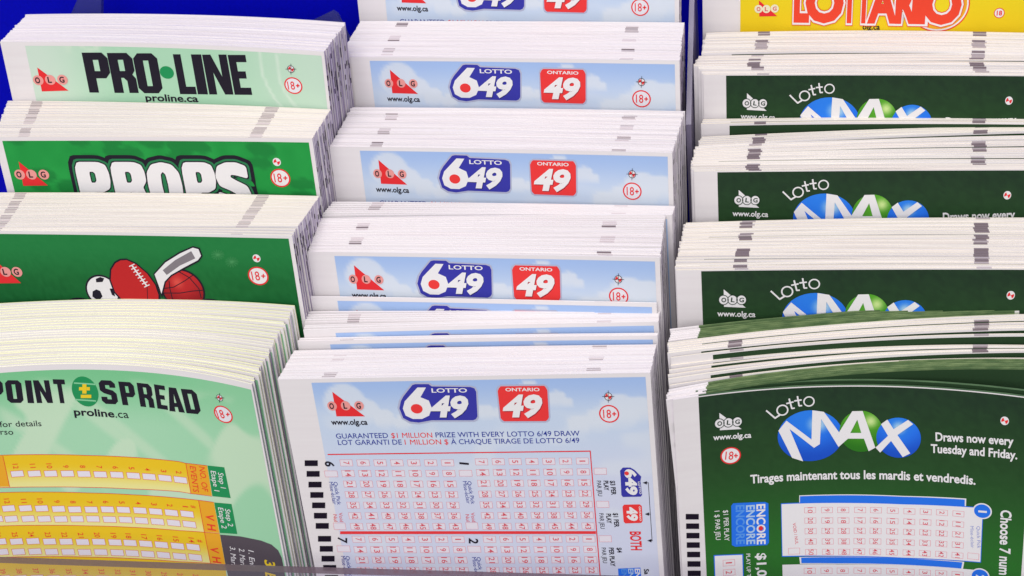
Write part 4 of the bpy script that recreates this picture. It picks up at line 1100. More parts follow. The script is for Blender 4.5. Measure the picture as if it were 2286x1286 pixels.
 ['b','number_print','red_line',None,5,38.89,46.07,1.26,0.77],
 ['g','number_print','red_ink',5,'7',38.89,46.07,0.53,0.37],
 ['b','number_print','red_line',None,5,38.91,48.84,1.26,0.78],
 ['g','number_print','red_ink',5,'17',38.91,48.84,0.53,0.75],
 ['b','number_print','red_line',None,5,42.3,45.98,1.25,0.77],
 ['g','number_print','red_ink',5,'6',42.3,45.98,0.53,0.37],
 ['b','number_print','red_line',None,5,42.33,48.74,1.25,0.77],
 ['g','number_print','red_ink',5,'16',42.33,48.74,0.53,0.74],
 ['b','number_print','red_line',None,5,45.87,45.91,1.24,0.77],
 ['g','number_print','red_ink',5,'5',45.87,45.91,0.52,0.37],
 ['b','number_print','red_line',None,5,45.91,48.67,1.24,0.77],
 ['g','number_print','red_ink',5,'15',45.91,48.67,0.53,0.74],
 ['b','number_print','red_line',None,5,49.41,45.84,1.23,0.77],
 ['g','number_print','red_ink',5,'4',49.41,45.84,0.52,0.37],
 ['b','number_print','red_line',None,5,49.46,48.59,1.23,0.77],
 ['g','number_print','red_ink',5,'14',49.46,48.59,0.52,0.74],
 ['b','number_print','red_line',None,5,52.81,45.67,1.22,0.76],
 ['g','number_print','red_ink',5,'3',52.81,45.67,0.52,0.37],
 ['b','number_print','red_line',None,5,52.87,48.42,1.22,0.77],
 ['g','number_print','red_ink',5,'13',52.87,48.42,0.52,0.74],
 ['b','number_print','red_line',None,5,56.22,45.54,1.21,0.76],
 ['g','number_print','red_ink',5,'2',56.22,45.54,0.51,0.37],
 ['b','number_print','red_line',None,5,56.3,48.29,1.21,0.77],
 ['g','number_print','red_ink',5,'12',56.3,48.29,0.51,0.74],
 ['b','number_print','red_line',None,5,59.6,45.45,1.19,0.76],
 ['g','number_print','red_ink',5,'1',59.6,45.45,0.51,0.15],
 ['b','number_print','red_line',None,5,59.69,48.19,1.2,0.77],
 ['g','number_print','red_ink',5,'11',59.69,48.19,0.51,0.59],
 ['t','number_print','red_ink',5,'VOID / NUL',24.44,33.6,24.99,39.16,0.68,'n'],
 ['b','number_print','red_line',None,5,24.68,40.9,1.27,0.83],
 ['t','number_print','blue_pale',5,'Quick Pick',63.02,32.47,63.37,38.11,0.68,'n'],
 ['t','number_print','blue_pale',5,'Mise-éclair',61.75,32.64,62.09,38.2,0.68,'n'],
 ['b','number_print','red_line',None,5,62.64,40.29,1.17,0.81],
 ['e','number_print','white_print',5,64.0,28.57,1.9,1.99,0],
 ['e','number_print','max_blue',6,64.0,28.57,1.63,1.68,0],
 ['t','number_print','white_print',7,'1',63.2,28.46,63.22,28.95,1.69,'b'],
 ['e','number_print','white_print',5,64.19,45.27,1.95,2.08,0],
 ['e','number_print','max_blue',6,64.19,45.27,1.68,1.76,0],
 ['t','number_print','white_print',7,'2',63.35,44.92,63.39,45.97,1.74,'b'],
 ['t','lettering','white_print',2,'Choose 7 num',67.55,27.7,67.96,44.23,2.18,'b'],
 ['t','lettering','white_print',2,'bers',67.96,44.89,68.07,49.74,2.25,'b'],
 ['p','encore_logo','max_blue',2,[[(11.27,28.17),(11.72,27.57),(18.57,27.84),(19.29,28.23),(19.23,38.45),(18.78,39.08),(11.82,38.98),(11.1,38.47)]]],
 ['t','encore_logo','white_print',3,'ENCORE',16.69,28.3,16.56,38.75,1.94,'b'],
 ['t','encore_logo','encore_mid',3,'ENCORE',14.44,28.36,14.29,38.58,1.94,'b'],
 ['t','encore_logo','encore_dim',3,'ENCORE',12.21,28.14,12.02,38.38,1.94,'b'],
 ['e','encore_logo','red',5,17.53,34.52,0.49,0.58,0],
 ['t','lettering','white_print',2,'$1 PER PLAY',9.5,29.19,9.53,37.24,1.07,'n'],
 ['t','lettering','white_print',2,'1 $ PAR JEU',7.62,29.14,7.64,36.77,1.07,'n'],
 ['t','lettering','white_print',2,'$1,0',16.39,41.14,16.43,47.42,2.16,'b'],
 ['t','lettering','white_print',2,'PLAY UP T',14.15,41.06,14.18,47.26,0.89,'n'],
 ['p','play_panel','max_blue',2,[[(7.03,40.72),(13.53,41.05),(13.45,52.23),(6.97,51.67)]]],
 ['p','play_panel','white_print',3,[[(7.24,40.97),(13.3,41.26),(13.23,52.21),(7.16,51.69)]]],
 ['b','number_print','red_line',None,5,10.3,43.09,1.33,0.84],
 ['g','number_print','red_ink',5,'1',10.3,43.09,0.69,0.17],
 ['b','number_print','red_line',None,5,10.28,45.67,1.34,0.85],
 ['g','number_print','red_ink',5,'2',10.22,45.66,0.69,0.42],
 ['b','number_print','red_line',None,5,10.27,48.31,1.34,0.86],
 ['g','number_print','red_ink',5,'3',10.14,48.3,0.69,0.43],
 ['p','timing_marking','black_ink',2,[[(1.4,29.02),(4.2,29.44),(4.14,30.88),(1.33,30.47)]]],
 ['p','timing_marking','black_ink',2,[[(1.36,31.51),(4.17,31.92),(4.12,33.37),(1.3,32.96)]]],
 ['p','timing_marking','black_ink',2,[[(1.32,34.01),(4.15,34.42),(4.09,35.88),(1.26,35.48)]]],
 ['p','timing_marking','black_ink',2,[[(1.29,36.54),(4.12,36.93),(4.06,38.4),(1.22,38.01)]]],
 ['p','timing_marking','black_ink',2,[[(1.25,39.08),(4.1,39.46),(4.04,40.95),(1.19,40.56)]]],
 ['p','timing_marking','black_ink',2,[[(1.21,41.63),(4.07,42.02),(4.01,43.51),(1.15,43.13)]]],
 ['p','timing_marking','black_ink',2,[[(1.17,44.21),(4.04,44.58),(3.98,46.09),(1.11,45.72)]]],
 ['p','timing_marking','black_ink',2,[[(1.14,46.8),(4.01,47.17),(3.96,48.68),(1.07,48.32)]]],
]
ART['P1'] = [
 ['panel','pointspread',5.5,1.5,87.23278481938911],
 ['t','game_lettering','dark_text',2,'P',17.42,9.0,20.79,9.38,6.05,'o'],
 ['t','game_lettering','dark_text',2,'O',21.48,9.48,25.34,9.82,6.05,'o'],
 ['t','game_lettering','dark_text',2,'I',26.26,9.88,27.82,10.02,6.07,'o'],
 ['t','game_lettering','dark_text',2,'N',28.51,10.01,32.47,10.18,6.05,'o'],
 ['t','game_lettering','dark_text',2,'T',33.34,10.21,36.26,10.37,6.33,'o'],
 ['t','game_lettering','dark_text',2,'S',45.13,10.42,49.33,10.46,6.25,'o'],
 ['t','game_lettering','dark_text',2,'P',50.37,10.55,54.3,10.59,6.19,'o'],
 ['t','game_lettering','dark_text',2,'R',55.12,10.67,58.94,10.78,6.28,'o'],
 ['t','game_lettering','dark_text',2,'E',59.64,10.81,62.49,10.94,6.38,'o'],
 ['t','game_lettering','dark_text',2,'A',62.83,11.17,67.02,11.13,6.35,'o'],
 ['t','game_lettering','dark_text',2,'D',67.49,11.16,71.65,10.94,6.35,'o'],
 ['e','game_logo','egg_green',2,41.27,7.24,3.35,3.98,0],
 ['p','game_logo','egg_light',3,[[(38.79,5.17),(44.23,5.51),(44.33,5.13),(38.89,4.8)]]],
 ['p','game_logo','egg_light',3,[[(38.19,9.56),(43.5,9.9),(43.61,9.52),(38.29,9.18)]]],
 ['p','game_logo','yellow_ink',4,[[(39.96,6.05),(42.74,6.03),(42.55,6.91),(39.77,6.92)]]],
 ['p','game_logo','yellow_ink',5,[[(40.97,5.26),(42.04,5.26),(41.53,7.75),(40.45,7.75)]]],
 ['p','game_logo','yellow_ink',4,[[(39.98,8.08),(42.68,8.06),(42.5,8.94),(39.8,8.96)]]],
 ['t','lettering','dark_text',2,'proline',37.17,13.65,47.59,14.06,2.04,'b'],
 ['t','lettering','dark_text',2,'.ca',47.82,14.05,51.38,14.02,2.05,'n'],
 ['t','lettering','dark_text',2,'for details',18.19,15.84,28.34,16.28,1.54,'n'],
 ['t','lettering','dark_text',2,'verso',15.49,17.63,20.97,18.15,1.55,'n'],
 ['e','registration_mark','white_print',2,77.73,5.54,0.9,0.85,0],
 ['p','registration_mark','red',3,[[(77.73,5.54),(78.46,5.21),(78.45,5.4),(78.38,5.61),(78.25,5.81),(78.07,5.99),(77.86,6.12)]]],
 ['p','registration_mark','red',3,[[(77.73,5.54),(77.0,5.86),(77.01,5.67),(77.08,5.46),(77.21,5.26),(77.39,5.09),(77.6,4.95)]]],
 ['e','registration_mark','dark_text',4,77.73,5.54,0.9,0.85,0.86],
 ['p','registration_mark','dark_text',5,[[(76.37,5.84),(79.07,5.35),(79.1,5.22),(76.39,5.72)]]],
 ['p','registration_mark','dark_text',6,[[(77.92,4.28),(77.41,6.82),(77.54,6.8),(78.05,4.26)]]],
 ['e','age_badge','white_faint',1,77.87,9.84,2.4,2.11,0],
 ['e','age_badge','red',2,77.87,9.84,2.58,2.26,0.86],
 ['t','age_badge','red',3,'18',76.22,11.18,78.23,10.81,2.19,'n'],
 ['p','age_badge','red',3,[[(78.62,9.85),(79.65,9.66),(79.71,9.34),(78.68,9.54)]]],
 ['p','age_badge','red',4,[[(79.09,9.14),(78.9,10.12),(79.23,10.05),(79.43,9.07)]]],
 ['band','play_panel','band',1,[(6.32,22.63),(16.48,23.47),(27.12,24.04),(38.17,24.53),(49.62,24.68),(62.74,24.76),(64.57,25.01),(70.44,24.86)],[(4.82,31.52),(14.46,32.47),(25.2,33.05),(36.36,33.41),(47.87,33.55),(61.11,33.2),(64.49,33.38),(70.16,33.31)]],
 ['band','play_panel','band',1,[(4.27,32.96),(14.15,33.85),(24.9,34.48),(36.03,34.99),(47.55,35.18),(60.75,35.09),(66.09,35.01),(70.33,34.98)],[(2.37,42.58),(11.98,43.4),(22.87,43.97),(34.12,44.39),(45.72,44.51),(58.97,44.43),(66.06,44.06),(70.3,43.84)]],
 ['band','play_panel','band',1,[(2.34,42.68),(11.96,43.5),(22.84,44.08),(34.1,44.49),(45.7,44.61),(58.95,44.53),(66.04,44.17),(70.28,43.94)],[(0.53,51.84),(9.87,52.58),(20.9,53.13),(32.27,53.49),(43.94,53.62),(57.24,53.6),(66.09,52.99),(70.22,52.88)]],
 ['band','play_panel','band',1,[(0.49,51.97),(9.84,52.71),(20.87,53.26),(32.24,53.62),(43.92,53.76),(57.22,53.73),(66.07,53.12),(70.2,53.02)],[(-1.35,62.08),(8.2,62.74),(19.42,63.22),(30.94,63.52),(42.74,63.62),(56.12,63.61),(65.0,63.03),(69.14,62.95)]],
 ['p','play_panel','red',3,[[(6.31,22.69),(16.47,23.54),(16.5,23.4),(6.34,22.56)]]],
 ['p','play_panel','red',3,[[(16.47,23.54),(27.11,24.11),(27.14,23.97),(16.5,23.4)]]],
 ['p','play_panel','red',3,[[(27.11,24.11),(38.15,24.6),(38.19,24.46),(27.14,23.97)]]],
 ['p','play_panel','red',3,[[(38.15,24.6),(49.61,24.75),(49.64,24.61),(38.19,24.46)]]],
 ['p','play_panel','red',3,[[(49.6,24.75),(62.73,24.83),(62.76,24.69),(49.64,24.61)]]],
 ['p','play_panel','red',3,[[(62.71,24.82),(64.54,25.08),(64.6,24.94),(62.77,24.69)]]],
 ['p','play_panel','red',3,[[(64.55,25.08),(70.42,24.93),(70.46,24.79),(64.59,24.94)]]],
 ['p','play_panel','red',3,[[(4.81,31.58),(14.45,32.54),(14.47,32.4),(4.84,31.45)]]],
 ['p','play_panel','red',3,[[(14.45,32.54),(25.19,33.12),(25.22,32.98),(14.48,32.4)]]],
 ['p','play_panel','red',3,[[(25.19,33.12),(36.34,33.48),(36.37,33.34),(25.22,32.98)]]],
 ['p','play_panel','red',3,[[(36.34,33.48),(47.85,33.62),(47.88,33.48),(36.37,33.34)]]],
 ['p','play_panel','red',3,[[(47.85,33.62),(61.09,33.27),(61.13,33.13),(47.88,33.48)]]],
 ['p','play_panel','red',3,[[(61.09,33.27),(64.46,33.45),(64.51,33.31),(61.13,33.13)]]],
 ['p','play_panel','red',3,[[(64.46,33.45),(70.14,33.38),(70.19,33.24),(64.51,33.31)]]],
 ['p','play_panel','red',3,[[(4.26,33.03),(14.14,33.92),(14.16,33.78),(4.29,32.89)]]],
 ['p','play_panel','red',3,[[(14.14,33.92),(24.88,34.55),(24.91,34.41),(14.17,33.78)]]],
 ['p','play_panel','red',3,[[(24.88,34.55),(36.02,35.06),(36.05,34.92),(24.92,34.41)]]],
 ['p','play_panel','red',3,[[(36.02,35.06),(47.53,35.25),(47.56,35.11),(36.05,34.92)]]],
 ['p','play_panel','red',3,[[(47.53,35.25),(60.73,35.16),(60.77,35.01),(47.57,35.11)]]],
 ['p','play_panel','red',3,[[(60.73,35.16),(66.07,35.08),(66.11,34.94),(60.77,35.01)]]],
 ['p','play_panel','red',3,[[(66.07,35.08),(70.3,35.05),(70.35,34.91),(66.11,34.94)]]],
 ['p','play_panel','red',3,[[(2.35,42.65),(11.97,43.47),(12.0,43.33),(2.38,42.51)]]],
 ['p','play_panel','red',3,[[(11.97,43.47),(22.85,44.04),(22.88,43.9),(12.0,43.33)]]],
 ['p','play_panel','red',3,[[(22.85,44.04),(34.1,44.46),(34.13,44.32),(22.88,43.9)]]],
 ['p','play_panel','red',3,[[(34.1,44.46),(45.7,44.58),(45.73,44.44),(34.13,44.32)]]],
 ['p','play_panel','red',3,[[(45.7,44.58),(58.95,44.5),(58.99,44.36),(45.74,44.44)]]],
 ['p','play_panel','red',3,[[(58.95,44.5),(66.04,44.14),(66.08,43.99),(58.99,44.36)]]],
 ['p','play_panel','red',3,[[(66.04,44.14),(70.28,43.91),(70.32,43.76),(66.08,43.99)]]],
 ['p','play_panel','red',3,[[(0.51,51.91),(9.86,52.66),(9.89,52.51),(0.54,51.77)]]],
 ['p','play_panel','red',3,[[(9.86,52.65),(20.88,53.21),(20.91,53.06),(9.89,52.51)]]],
 ['p','play_panel','red',3,[[(20.88,53.21),(32.25,53.57),(32.28,53.42),(20.91,53.06)]]],
 ['p','play_panel','red',3,[[(32.25,53.57),(43.92,53.7),(43.96,53.55),(32.28,53.42)]]],
 ['p','play_panel','red',3,[[(43.92,53.7),(57.22,53.67),(57.26,53.53),(43.96,53.55)]]],
 ['p','play_panel','red',3,[[(57.22,53.67),(66.07,53.06),(66.11,52.92),(57.26,53.53)]]],
 ['p','play_panel','red',3,[[(66.07,53.07),(70.2,52.96),(70.24,52.81),(66.11,52.92)]]],
 ['p','play_panel','orange_ink',2,[[(64.58,25.2),(70.37,24.97),(70.14,33.16),(64.3,33.35)]]],
 ['p','play_panel','orange_ink',2,[[(66.16,35.15),(70.26,35.09),(70.24,43.65),(66.04,43.92)]]],
 ['p','play_panel','orange_ink',2,[[(66.07,44.26),(70.25,44.09),(70.21,52.68),(66.07,52.84)]]],
 ['p','play_panel','orange_ink',2,[[(6.28,22.82),(17.09,23.77),(16.79,32.39),(4.87,31.32)]]],
 ['p','play_panel','red',4,[[(64.48,25.13),(64.26,33.47),(64.4,33.43),(64.62,25.09)]]],
 ['p','play_panel','red',4,[[(66.05,35.13),(65.95,44.04),(66.09,44.0),(66.19,35.08)]]],
 ['p','play_panel','red',4,[[(65.97,44.19),(65.98,52.97),(66.12,52.92),(66.11,44.14)]]],
 ['p','play_panel','red',4,[[(17.08,23.74),(16.8,32.5),(16.92,32.48),(17.2,23.72)]]],
 ['t','number_print','red_warm',4,'NO. OF',68.09,25.35,67.7,32.12,1.61,'n'],
 ['t','number_print','red_warm',4,'EVENTS',65.52,25.56,65.09,32.72,1.59,'n'],
 ['p','play_panel','egg_green',2,[[(70.55,24.8),(75.23,24.5),(75.39,32.97),(70.26,33.29)]]],
 ['p','play_panel','egg_green',2,[[(70.42,35.02),(75.31,34.63),(75.32,43.09),(70.39,43.62)]]],
 ['t','number_print','white_print',4,'Step 1',73.16,26.24,73.15,30.46,1.45,'n'],
 ['t','number_print','white_print',4,'Etape 1',71.16,26.08,71.15,31.6,1.44,'n'],
 ['t','number_print','white_print',4,'Step 2',73.17,36.28,73.16,41.19,1.45,'n'],
 ['t','number_print','white_print',4,'Etape 2',71.25,36.2,71.24,42.1,1.45,'n'],
 ['t','number_print','red_warm',4,'V',67.22,38.67,67.19,40.34,2.31,'b'],
 ['t','number_print','red_warm',4,'H',67.17,41.48,67.14,43.17,2.31,'b'],
 ['t','number_print','red_warm',4,'V',66.77,48.01,66.74,49.72,2.32,'b'],
 ['t','number_print','red_warm',4,'H',66.87,50.86,66.84,52.58,2.32,'b'],
 ['b','number_print','red','paper_print',3,19.54,28.94,1.59,0.87],
 ['g','number_print','red_warm',3,'12',19.57,26.83,0.65,0.68],
 ['b','number_print','red','paper_print',3,23.75,29.18,1.62,0.87],
 ['g','number_print','red_warm',3,'11',23.78,26.98,0.67,0.55],
 ['b','number_print','red','paper_print',3,27.84,29.38,1.64,0.88],
 ['g','number_print','red_warm',3,'10',27.9,27.23,0.68,0.68],
 ['b','number_print','red','paper_print',3,32.1,29.51,1.67,0.88],
 ['g','number_print','red_warm',3,'9',32.06,27.51,0.69,0.34],
 ['b','number_print','red','paper_print',3,36.35,29.65,1.7,0.88],
 ['g','number_print','red_warm',3,'8',36.41,27.61,0.7,0.34],
 ['b','number_print','red','paper_print',3,40.61,29.77,1.72,0.88],
 ['g','number_print','red_warm',3,'7',40.71,27.68,0.71,0.34],
 ['b','number_print','red','paper_print',3,44.99,29.74,1.74,0.88],
 ['g','number_print','red_warm',3,'6',44.98,27.72,0.72,0.34],
 ['b','number_print','red','paper_print',3,49.4,29.78,1.77,0.88],
 ['g','number_print','red_warm',3,'5',49.3,27.71,0.73,0.34],
 ['b','number_print','red','paper_print',3,53.62,29.79,1.79,0.88],
 ['g','number_print','red_warm',3,'4',53.55,27.78,0.74,0.34],
 ['b','number_print','red','paper_print',3,57.92,29.81,1.8,0.88],
 ['g','number_print','red_warm',3,'3',57.92,27.84,0.74,0.35],
 ['b','number_print','red','paper_print',3,62.16,29.85,1.82,0.89],
 ['g','number_print','red_warm',3,'2',62.08,27.79,0.75,0.35],
 ['b','number_print','red','paper_print',3,15.25,38.54,1.59,0.9],
 ['b','number_print','red','paper_print',3,15.22,41.59,1.6,0.9],
 ['g','number_print','red_warm',3,'12',15.28,36.4,0.65,0.7],
 ['b','number_print','red','paper_print',3,19.42,38.81,1.62,0.9],
 ['b','number_print','red','paper_print',3,19.42,41.85,1.63,0.9],
 ['g','number_print','red_warm',3,'11',19.44,36.68,0.67,0.56],
 ['b','number_print','red','paper_print',3,23.47,39.1,1.65,0.9],
 ['b','number_print','red','paper_print',3,23.49,42.13,1.65,0.9],
 ['g','number_print','red_warm',3,'10',23.47,36.97,0.68,0.7],
 ['b','number_print','red','paper_print',3,27.73,39.42,1.67,0.9],
 ['b','number_print','red','paper_print',3,27.71,42.34,1.68,0.9],
 ['g','number_print','red_warm',3,'9',27.72,37.3,0.69,0.35],
 ['b','number_print','red','paper_print',3,31.89,39.67,1.7,0.9],
 ['b','number_print','red','paper_print',3,31.92,42.37,1.7,0.9],
 ['g','number_print','red_warm',3,'8',31.86,37.55,0.7,0.35],
 ['b','number_print','red','paper_print',3,36.21,39.73,1.72,0.9],
 ['b','number_print','red','paper_print',3,36.14,42.38,1.72,0.9],
 ['g','number_print','red_warm',3,'7',36.17,37.63,0.71,0.35],
 ['b','number_print','red','paper_print',3,40.52,39.62,1.74,0.9],
 ['b','number_print','red','paper_print',3,40.52,42.46,1.75,0.9],
 ['g','number_print','red_warm',3,'6',40.47,37.52,0.72,0.35],
 ['b','number_print','red','paper_print',3,44.81,39.58,1.76,0.9],
 ['b','number_print','red','paper_print',3,44.82,42.41,1.77,0.9],
 ['g','number_print','red_warm',3,'5',44.74,37.49,0.73,0.35],
 ['b','number_print','red','paper_print',3,49.27,39.55,1.78,0.9],
 ['b','number_print','red','paper_print',3,49.09,42.43,1.78,0.91],
 ['g','number_print','red_warm',3,'4',49.19,37.46,0.73,0.35],
 ['b','number_print','red','paper_print',3,53.52,39.54,1.8,0.9],
 ['b','number_print','red','paper_print',3,53.44,42.41,1.8,0.91],
 ['g','number_print','red_warm',3,'3',53.44,37.46,0.74,0.35],
 ['b','number_print','red','paper_print',3,57.82,39.5,1.81,0.9],
 ['b','number_print','red','paper_print',3,57.9,42.36,1.82,0.91],
 ['g','number_print','red_warm',3,'2',57.73,37.43,0.75,0.35],
 ['b','number_print','red','paper_print',3,62.14,39.38,1.83,0.91],
 ['b','number_print','red','paper_print',3,62.22,42.28,1.83,0.91],
 ['g','number_print','red_warm',3,'1',62.05,37.31,0.76,0.14],
 ['b','number_print','red','paper_print',3,11.6,41.31,1.58,0.9],
 ['g','number_print','red_warm',3,'#',64.35,37.1,0.76,0.35],
 ['b','number_print','red','paper_print',3,10.94,47.96,1.6,0.92],
 ['b','number_print','red','paper_print',3,10.75,51.03,1.61,0.93],
 ['g','number_print','red_warm',3,'26',10.97,45.89,0.66,0.72],
 ['b','number_print','red','paper_print',3,15.04,48.26,1.62,0.92],
 ['b','number_print','red','paper_print',3,14.88,51.31,1.63,0.93],
 ['g','number_print','red_warm',3,'25',15.05,46.2,0.67,0.72],
 ['b','number_print','red','paper_print',3,19.22,48.44,1.65,0.92],
 ['b','number_print','red','paper_print',3,19.08,51.48,1.66,0.92],
 ['g','number_print','red_warm',3,'24',19.21,46.39,0.68,0.72],
 ['b','number_print','red','paper_print',3,23.42,48.75,1.67,0.92],
 ['b','number_print','red','paper_print',3,23.31,51.78,1.68,0.92],
 ['g','number_print','red_warm',3,'23',23.39,46.7,0.69,0.72],
 ['b','number_print','red','paper_print',3,27.69,48.93,1.7,0.92],
 ['b','number_print','red','paper_print',3,27.6,51.95,1.71,0.92],
 ['g','number_print','red_warm',3,'22',27.65,46.9,0.7,0.72],
 ['b','number_print','red','paper_print',3,32.01,49.09,1.72,0.92],
 ['b','number_print','red','paper_print',3,31.94,52.1,1.73,0.92],
 ['g','number_print','red_warm',3,'21',31.95,47.07,0.71,0.72],
 ['b','number_print','red','paper_print',3,36.32,49.02,1.74,0.92],
 ['b','number_print','red','paper_print',3,36.27,52.02,1.75,0.92],
 ['g','number_print','red_warm',3,'20',36.25,47.01,0.72,0.72],
 ['b','number_print','red','paper_print',3,40.69,49.08,1.76,0.92],
 ['b','number_print','red','paper_print',3,40.66,52.07,1.77,0.92],
 ['g','number_print','red_warm',3,'19',40.61,47.07,0.73,0.72],
 ['b','number_print','red','paper_print',3,44.73,49.07,1.78,0.92],
 ['b','number_print','red','paper_print',3,44.71,52.06,1.78,0.92],
 ['g','number_print','red_warm',3,'18',44.64,47.07,0.73,0.72],
 ['b','number_print','red','paper_print',3,48.98,49.08,1.79,0.92],
 ['b','number_print','red','paper_print',3,48.97,52.06,1.8,0.93],
 ['g','number_print','red_warm',3,'17',48.88,47.09,0.74,0.72],
 ['b','number_print','red','paper_print',3,53.26,49.07,1.81,0.92],
 ['b','number_print','red','paper_print',3,53.27,52.04,1.81,0.93],
 ['g','number_print','red_warm',3,'16',53.15,47.08,0.75,0.72],
 ['b','number_print','red','paper_print',3,57.69,49.01,1.82,0.92],
 ['b','number_print','red','paper_print',3,57.7,51.98,1.83,0.93],
 ['g','number_print','red_warm',3,'15',57.57,47.02,0.75,0.72],
 ['b','number_print','red','paper_print',3,62.04,48.83,1.84,0.93],
 ['b','number_print','red','paper_print',3,62.06,51.79,1.84,0.93],
 ['g','number_print','red_warm',3,'14',61.92,46.84,0.76,0.72],
 ['g','number_print','red_warm',3,'#',64.34,46.84,0.76,0.36],
 ['g','number_print','red_warm',3,'39',9.58,56.79,0.67,0.74],
 ['b','number_print','red','paper_print',3,9.53,58.98,1.63,0.95],
 ['g','number_print','red_warm',3,'38',13.75,57.06,0.68,0.74],
 ['b','number_print','red','paper_print',3,13.72,59.24,1.66,0.95],
 ['g','number_print','red_warm',3,'37',17.99,57.22,0.69,0.74],
 ['b','number_print','red','paper_print',3,17.98,59.39,1.68,0.94],
 ['g','number_print','red_warm',3,'36',22.25,57.51,0.7,0.74],
 ['b','number_print','red','paper_print',3,22.26,59.67,1.7,0.94],
 ['g','number_print','red_warm',3,'35',26.57,57.67,0.71,0.74],
 ['b','number_print','red','paper_print',3,26.6,59.83,1.72,0.94],
 ['g','number_print','red_warm',3,'34',30.94,57.82,0.72,0.74],
 ['b','number_print','red','paper_print',3,30.98,59.96,1.74,0.94],
 ['g','number_print','red_warm',3,'33',35.3,57.74,0.73,0.73],
 ['b','number_print','red','paper_print',3,35.35,59.87,1.76,0.94],
 ['g','number_print','red_warm',3,'32',39.7,57.78,0.73,0.73],
 ['b','number_print','red','paper_print',3,39.77,59.91,1.78,0.94],
 ['g','number_print','red_warm',3,'31',43.77,57.77,0.74,0.74],
 ['b','number_print','red','paper_print',3,43.85,59.88,1.79,0.94],
 ['g','number_print','red_warm',3,'30',48.05,57.78,0.75,0.74],
 ['b','number_print','red','paper_print',3,48.14,59.89,1.81,0.94],
 ['g','number_print','red_warm',3,'29',52.36,57.76,0.75,0.74],
 ['b','number_print','red','paper_print',3,52.45,59.87,1.82,0.94],
 ['g','number_print','red_warm',3,'28',56.8,57.71,0.76,0.74],
 ['b','number_print','red','paper_print',3,56.91,59.81,1.83,0.95],
 ['g','number_print','red_warm',3,'27',61.17,57.54,0.76,0.74],
 ['b','number_print','red','paper_print',3,61.28,59.64,1.85,0.95],
 ['p','play_panel','dark_grey_ink',2,[[(70.34,44.13),(76.04,43.65),(81.84,43.7),(84.65,44.23),(86.25,45.51),(86.86,47.48),(86.89,50.52),(86.78,55.16),(70.43,58.36),(70.27,52.88)]]],
 ['t','number_print','white_print',3,'1. Enl',77.61,47.21,77.25,51.82,1.51,'n'],
 ['t','number_print','white_print',3,'2. Mari',75.0,47.19,74.59,52.05,1.5,'n'],
 ['t','number_print','white_print',3,'3. Mari',72.49,47.12,71.99,52.5,1.48,'n'],
 ['t','number_print','yellow_ink',3,'3',81.71,49.15,81.58,50.95,2.92,'b'],
 ['t','number_print','yellow_ink',3,'E',81.22,52.91,81.13,54.46,2.93,'b'],
]
ART['P4'] = [
 ['panel','proline',6.53,1.07,86.75375174219599],
 ['p','organisation_logo','red',2,[[(8.65,6.6),(16.02,12.51),(8.6,12.82)]]],
 ['e','organisation_logo','ball_pink',3,8.23,9.92,1.43,1.28,0],
 ['t','organisation_logo','dark_text',7,'O',7.39,10.69,8.75,10.67,1.55,'b'],
 ['e','organisation_logo','ball_pink',4,11.58,9.77,1.43,1.28,0],
 ['t','organisation_logo','dark_text',7,'L',10.88,10.53,11.96,10.52,1.54,'b'],
 ['e','organisation_logo','ball_pink',5,14.96,9.69,1.43,1.28,0],
 ['t','organisation_logo','dark_text',7,'G',14.12,10.45,15.49,10.43,1.54,'b'],
 ['t','game_lettering','dark_text',2,'P',21.75,12.9,28.54,12.78,10.2,'o'],
 ['t','game_lettering','dark_text',2,'R',28.7,12.82,35.41,12.66,10.14,'o'],
 ['t','game_lettering','dark_text',2,'O',35.66,12.7,42.27,12.51,10.07,'o'],
 ['t','game_lettering','dark_text',2,'L',46.85,12.54,51.45,12.38,9.98,'o'],
 ['t','game_lettering','dark_text',2,'I',51.76,12.37,54.57,12.28,9.95,'o'],
 ['t','game_lettering','dark_text',2,'N',54.92,12.27,61.58,11.98,9.9,'o'],
 ['t','game_lettering','dark_text',2,'E',61.92,12.0,66.74,11.78,9.84,'o'],
 ['e','game_lettering','egg_green',2,44.09,7.18,1.92,1.58,0],
 ['t','lettering','dark_text',2,'proline.ca',37.04,14.7,51.64,14.4,1.83,'b'],
 ['e','registration_mark','white_print',2,78.2,4.76,0.97,0.88,0],
 ['p','registration_mark','red',3,[[(78.2,4.76),(78.97,4.51),(78.97,4.72),(78.91,4.92),(78.79,5.12),(78.61,5.28),(78.39,5.4)]]],
 ['p','registration_mark','red',3,[[(78.2,4.76),(77.43,5.01),(77.42,4.81),(77.49,4.6),(77.61,4.4),(77.79,4.24),(78.01,4.12)]]],
 ['e','registration_mark','dark_text',4,78.2,4.76,0.97,0.88,0.86],
 ['p','registration_mark','dark_text',5,[[(76.74,4.9),(79.64,4.73),(79.66,4.62),(76.75,4.79)]]],
 ['p','registration_mark','dark_text',6,[[(78.32,3.45),(77.96,6.08),(78.08,6.08),(78.44,3.44)]]],
 ['e','age_badge','white_faint',1,78.28,8.81,2.26,1.91,0],
 ['e','age_badge','red',2,78.28,8.81,2.43,2.05,0.86],
 ['t','age_badge','red',3,'18',76.79,9.87,78.69,9.75,1.97,'n'],
 ['p','age_badge','red',3,[[(78.99,8.91),(79.97,8.85),(80.0,8.56),(79.03,8.62)]]],
 ['p','age_badge','red',4,[[(79.4,8.3),(79.28,9.19),(79.6,9.17),(79.72,8.28)]]],
]
